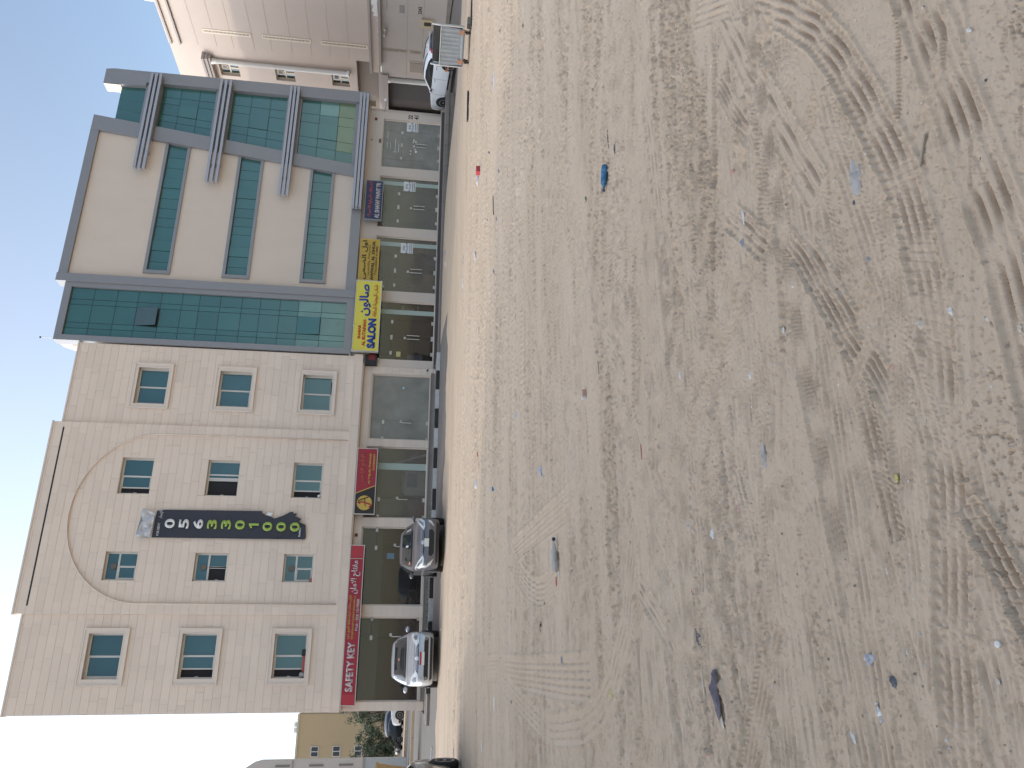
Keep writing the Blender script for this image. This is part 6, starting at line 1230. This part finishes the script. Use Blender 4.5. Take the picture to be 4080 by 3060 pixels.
sheet(*A4(1279, 1150), .06, .05, .02, .3, pale, 'cream torn scrap below the rut'); sheet(*A4(1782, 1312), .05, .05, .03, .9, pale, 'cream lump beside the track edge'); sheet(*A4(1680, 1488), .08, .05, .02, .9, pink, 'pink wrapper on the track by the bottom middle', 'wrapper'); sheet(*A4(820, 1518), .12, .05, .03, .2, white, 'white crumpled tissue mid lot', 'tissue', 'tissue'); sheet(*A4(1107, 1518), .06, .06, .03, .2, white, 'white bit of tissue right of the clear bag', 'tissue', 'tissue'); sheet(*A4(1240, 1335), .06, .04, .02, .2, white, 'pale flat scrap left of the wheel ruts'); sheet(*A4(1925, 528), .05, .05, .02, .2, pale, 'cream flake by the right hand track'); sheet(*A4(2087, 573), .04, .02, .015, .2, pale, 'tiny cream chip near the right bottom corner')
sheet(*A4(8, 728), .75, .36, .25, .3, lm('pinkish white', (.68, .60, .60)), 'pinkish white tied bag beside the red packet', 'plastic_bag', 'bag')
x = lay_on('packet', 'red packet lying beside the pinkish white bag', 'packet', *A4(12, 690), MB().box(-.25, .25, -.12, .12, 0, .2), redm, .35); sheet(*A4(24, 700), .4, .15, .06, .3, white, 'white scrap in front of the red packet'); sheet(*A4(38, 672), .3, .16, .1, .3, yel, 'yellow scrap between the red packet and the small bottle')
sheet(*A4(80, 885), .5, .16, .1, .5, lm('dusty blue', (.16, .2, .3)), 'dusty blue bag next to the dark stick'); sheet(*A4(43, 888), .4, .1, .08, .5, lm('dusty blue', (.16, .2, .3)), 'dusty blue strip left of the dark stick')
lay_on('stick', 'long dark stick lying far out mid lot', 'stick', *A4(68, 830), MB().tube([(-.9, 0, .03), (-.3, .03, .04), (.3, 0, .04), (.9, .05, .03)], .035, 6), dkgrey, .15)
sheet(*A4(69, 325), 1.3, .22, .05, .2, lm('lilac white', (.62, .60, .66)), 'long lilac white smear of plastic left of the bin', 'plastic_sheet', 'sheet'); sheet(*A4(187, 42), .55, .08, .04, .2, white, 'long white strip by the upper right sand edge'); sheet(*A4(187, 103), .3, .08, .05, .2, brown, 'brown peel shaped scrap near the long white strip'); sheet(*A4(125, 4), .3, .1, .06, .2, lm('dusty blue', (.16, .2, .3)), 'dusty blue scrap at the top right of the lot'); sheet(*A4(96, 125), .2, .08, .05, .2, dkgrey, 'slate scrap in front of the bin'); sheet(*A4(127, 63), .2, .07, .04, .2, grey, 'grey scrap in front of the bin')
sheet(*A4(255, 528), .16, .09, .03, .2, white, 'white flat bit right of the long track'); sheet(*A4(220, 428), .08, .05, .03, .2, white, 'small white chip on the long track edge'); sheet(*A4(437, 805), .14, .06, .03, .2, lm('dull green', (.08, .16, .1)), 'dull green scrap left of the blue bottle'); sheet(*A4(457, 888), .06, .04, .02, .2, yel, 'tiny yellow bit below the dull green scrap')
lay_on('stick', 'thin dark twig right of the blue bottle', 'stick', *A4(527, 560), MB().tube([(-.22, 0, .012), (0, .02, .02), (.22, 0, .012)], .01, 5), dkgrey, 0); sheet(*A4(563, 602), .14, .05, .02, .1, dkgrey, 'slate strip between the twig and the blue bottle'); lay_on('stick', 'pale weathered batten near the bottom right', 'stick', *A4(1808, 610), MB().box(-.10, .10, -.008, .008, .0, .014), wood, 2.62)
lay_on('stick', 'long thin pale twig right of the pink brick', 'stick', *A4(497, 1485), MB().tube([(-.13, 0, .012), (.13, .01, .014)], .011, 5), pale, .05)
sheet(*A4(1990, 122), .05, .035, .02, .6, white, 'white shell shaped chip near the right bottom edge'); sheet(*A4(1485, 182), .03, .03, .02, 0, white, 'tiny white chip inside the curved track'); lay_on('stone', 'small dark pebble near the right bottom edge', 'stone', *A4(2060, 325), MB().ball((0, 0, .01), .018, 8, (1, .8, .7)), dkgrey, 0, True)
lay_on('brick', 'pink broken brick standing in the middle of the lot', 'brick', *A5(436, 43), MB().box(-.11, .11, -.05, .05, -.01, .09), lm('pink brick', (.55, .36, .29), .9, var=.15, scale=20), .02, extra=[('mortar', MB().box(-.112, -.06, -.052, .052, .0, .092), white)])
sheet(*A5(160, 128), .26, .2, .05, .3, lm('pale blue', (.30, .38, .55)), 'pale blue paper cup flattened left of the pink brick', 'paper_cup', 'cup'); sheet(*A5(260, 352), .36, .2, .1, .3, lm('bluish white', (.45, .50, .62)), 'bluish white bag left of the big clear bottle', 'plastic_bag', 'bag'); lay_on('carton', 'small bright blue carton far left of the bluish bag', 'carton', *A5(70, 425), MB().box(-.2, .2, -.09, .09, 0, .12), lm('bright blue', (.05, .3, .6)), .2)
sheet(*A5(195, 527), .5, .07, .05, .1, white, 'long thin white scrap above the clear bottle'); sheet(*A5(65, 600), .35, .09, .06, .3, lm('pale blue', (.30, .38, .55)), 'pale blue strip near the edge of the sunlit sand'); sheet(*A5(327, 800), .30, .06, .05, .1, redm, 'red and white wrapper at the foot of the clear bottle', 'wrapper', 'wrapper'); sheet(*A5(332, 770), .22, .06, .05, .1, white, 'white wrapper end between the red wrapper and clear bottle', 'wrapper', 'wrapper')
lay_on('stick', 'pink wooden lath left of the crumpled clear bag', 'stick', *A5(666, 275), MB().box(-.14, .14, -.012, .012, 0, .02), pink, .02); sheet(*A5(1710, 380), .08, .04, .03, .3, yel, 'yellow wrapper near the bottom left track', 'wrapper', 'wrapper'); lay_on('stick', 'short white stick by the yellow wrapper', 'stick', *A5(1650, 308), MB().tube([(-.03, 0, .006), (.03, 0, .006)], .004, 5), white, .7)
sheet(*A5(1037, 497), .13, .05, .04, .1, lm('dull pink', (.5, .2, .2)), 'dull pink packet sunk in the sand mid lot', 'packet', 'packet'); sheet(*A5(860, 573), .08, .06, .03, .6, lm('pale grey', (.4, .4, .42)), 'pale grey bit left of the white rag'); sheet(*A5(960, 607), .1, .06, .05, .2, white, 'white folded rag mid lot', 'rag', 'rag'); sheet(*A5(850, 645), .05, .04, .02, .2, pale, 'cream chip above the white folded rag')
sheet(*A5(1650, 757), .06, .06, .01, .2, white, 'square white paper near the crossing tyre prints', 'paper_scrap', 'paper'); sheet(*A5(272, 900), .22, .07, .08, .1, brown, 'upper of two dark brown shoes scraps in a line', 'shoe_scrap', 'shoe'); sheet(*A5(258, 985), .26, .09, .1, .1, brown, 'lower and larger dark brown shoe scrap', 'shoe_scrap', 'shoe'); sheet(*A5(870, 842), .09, .03, .03, .2, redm, 'small red wrapper amid the near tracks', 'wrapper', 'wrapper')
ragm = lm('dark rag', (.16, .145, .14), .9, var=.3, scale=30); sheet(*A5(885, 1030), .30, .10, .035, .2, ragm, 'long dark trodden rag on the left near sand', 'rag', 'rag'); sheet(*A5(965, 1250), .24, .13, .04, .1, lm('dark violet rag', (.15, .13, .15), .9, var=.3, scale=30), 'dark violet rag beside a pale stick', 'rag', 'rag'); lay_on('stick', 'pale stick lying on the dark violet rag', 'stick', *A5(919, 1218), MB().tube([(-.08, 0, .02), (.08, .0, .025)], .008, 5), pale, .05)
sheet(*A5(340, 1187), .36, .05, .03, .1, lm('pale grey', (.4, .4, .42)), 'long pale grey strip on the left tyre arc'); sheet(*A5(345, 1115), .2, .06, .03, .1, grey, 'grey strip right of the long pale one'); sheet(*A5(70, 1290), .5, .09, .07, .2, white, 'white torn bag in the shaded sand at the left', 'plastic_bag', 'bag'); sheet(*A5(140, 1287), .2, .07, .07, .1, dkgrey, 'black scrap near the white torn bag'); sheet(*A5(545, 1252), .1, .06, .04, .3, yel, 'mustard yellow scrap inside the left tyre loop'); sheet(*A5(18, 1470), .45, .09, .06, .2, white, 'white scrap beside the tan car wheel')
sheet(*A5(1590, 1112), .10, .07, .03, 1.1, lm('pale grey', (.4, .4, .42)), 'pale grey cloth at the near left'); sheet(*A5(1735, 1090), .045, .03, .02, 1.2, white, 'white shiny chip right of the grey cloth'); sheet(*A5(1790, 1010), .08, .035, .01, .9, lm('pale sage', (.36, .36, .31)), 'pale sage flat lump pressed into the sand'); lay_on('stone', 'white broken stone by the bottom tyre track', 'stone', *A5(2113, 1053), MB().ball((0, 0, .008), .022, 7, (1, 1.1, .6)), white, 0); lay_on('stick', 'weathered wood chip by the deep double rut', 'stick', *A5(2133, 770), MB().box(-.03, .03, -.006, .006, 0, .01), wood, .9)
sheet(*A5(1685, 1205), .08, .05, .03, .4, dkgrey, 'slate blue knotted scrap at the near left'); sheet(*A5(1523, 1430), .06, .03, .02, .4, white, 'white torn chip at the bottom left'); sheet(*A5(1010, 1370), .08, .03, .015, .1, pale, 'cream strip below the dark violet rag'); sheet(*A5(940, 1490), .06, .04, .02, .5, pink, 'pinkish scrap low at the left edge'); sheet(*A5(1200, 1225), .04, .02, .02, .5, white, 'tiny white bit right of the dark violet rag'); sheet(*A5(2105, 1205), .05, .03, .02, .5, pale, 'cream twisted scrap by the bottom left track'); sheet(*A5(700, 842), .08, .04, .03, .5, pale, 'cream bit above the small red wrapper'); sheet(*A5(1085, 68), .04, .03, .02, .5, white, 'white bit in the centre of the near sand'); sheet(*A5(105, 1535), .3, .06, .05, .2, blue, 'deep blue scrap at the left bottom edge of the shaded sand'); sheet(*A5(430, 423), .09, .05, .03, .2, pale, 'cream chip right of the big clear bottle')
for k, (zx, zy, l, m) in enumerate(((1250+880/2.765, 2460+135/2.765, 'white scrap on the asphalt by the silver car', white), (1250+1425/2.765, 2460+120/2.765, 'orange can lying at the sand edge between the cars', yel), (1250+1250/2.765, 450+5/2.765, 'grey stone', grey))):
    if k < 2: sheet(zx+ (190 if k == 0 else 0), zy, .25, .12, .1, .2, m, l)
sheet(1250+1490/2.765, 450+340/2.765, .35, .2, .15, .2, redm, 'red and black carton in front of the rightmost shop', 'carton', 'carton'); sheet(1250+1450/2.765, 900+420/2.765, .7, .2, .15, .2, white, 'white torn bag on the road under the mustard sign', 'plastic_bag', 'bag'); sheet(1250+1460/2.765, 900+300/2.765, .5, .25, .1, .1, grey, 'grey flattened carton on the road under the mustard sign', 'carton', 'carton'); sheet(1250+1435/2.765, 1400+1150/2.765, .8, .16, .1, .1, lm('red white print', (.5, .25, .25), .7, var=.6, scale=14), 'red and white wrapper heap at the sand edge', 'wrapper', 'wrapper'); sheet(1250+1640/2.765, 900+640/2.765, .9, .12, .08, .1, white, 'long white paper on the sandy road', 'paper_scrap', 'paper'); sheet(1250+1790/2.765, 900+320/2.765, .5, .2, .12, .1, lm('pinkish white', (.68, .60, .60)), 'pinkish white cup heap left of the dusty road', 'scrap_heap', 'scrap'); sheet(1250+1790/2.765, 1400+1465/2.765, .5, .25, .15, .1, white, 'white bag far out below the stationery shop', 'plastic_bag', 'bag'); sheet(1250+1830/2.765, 1400+1255/2.765, .4, .1, .08, .1, pink, 'pink lath scrap below the stationery shop'); sheet(1250+1810/2.765, 1400+1140/2.765, .4, .12, .1, .1, lm('burnt orange', (.4, .16, .06)), 'burnt orange scrap below the vacant stone shop'); sheet(1250+1410/2.765, 1400+1490/2.765, .3, .25, .12, .1, clear, 'small clear bag on the asphalt by the gutter', 'plastic_bag', 'bag'); sheet(1250+1400/2.765, 1400+390/2.765, .25, .15, .15, .1, lm('orange', (.55, .3, .1)), 'orange fruit peel on the asphalt by the black kerb stone')
flush_text()
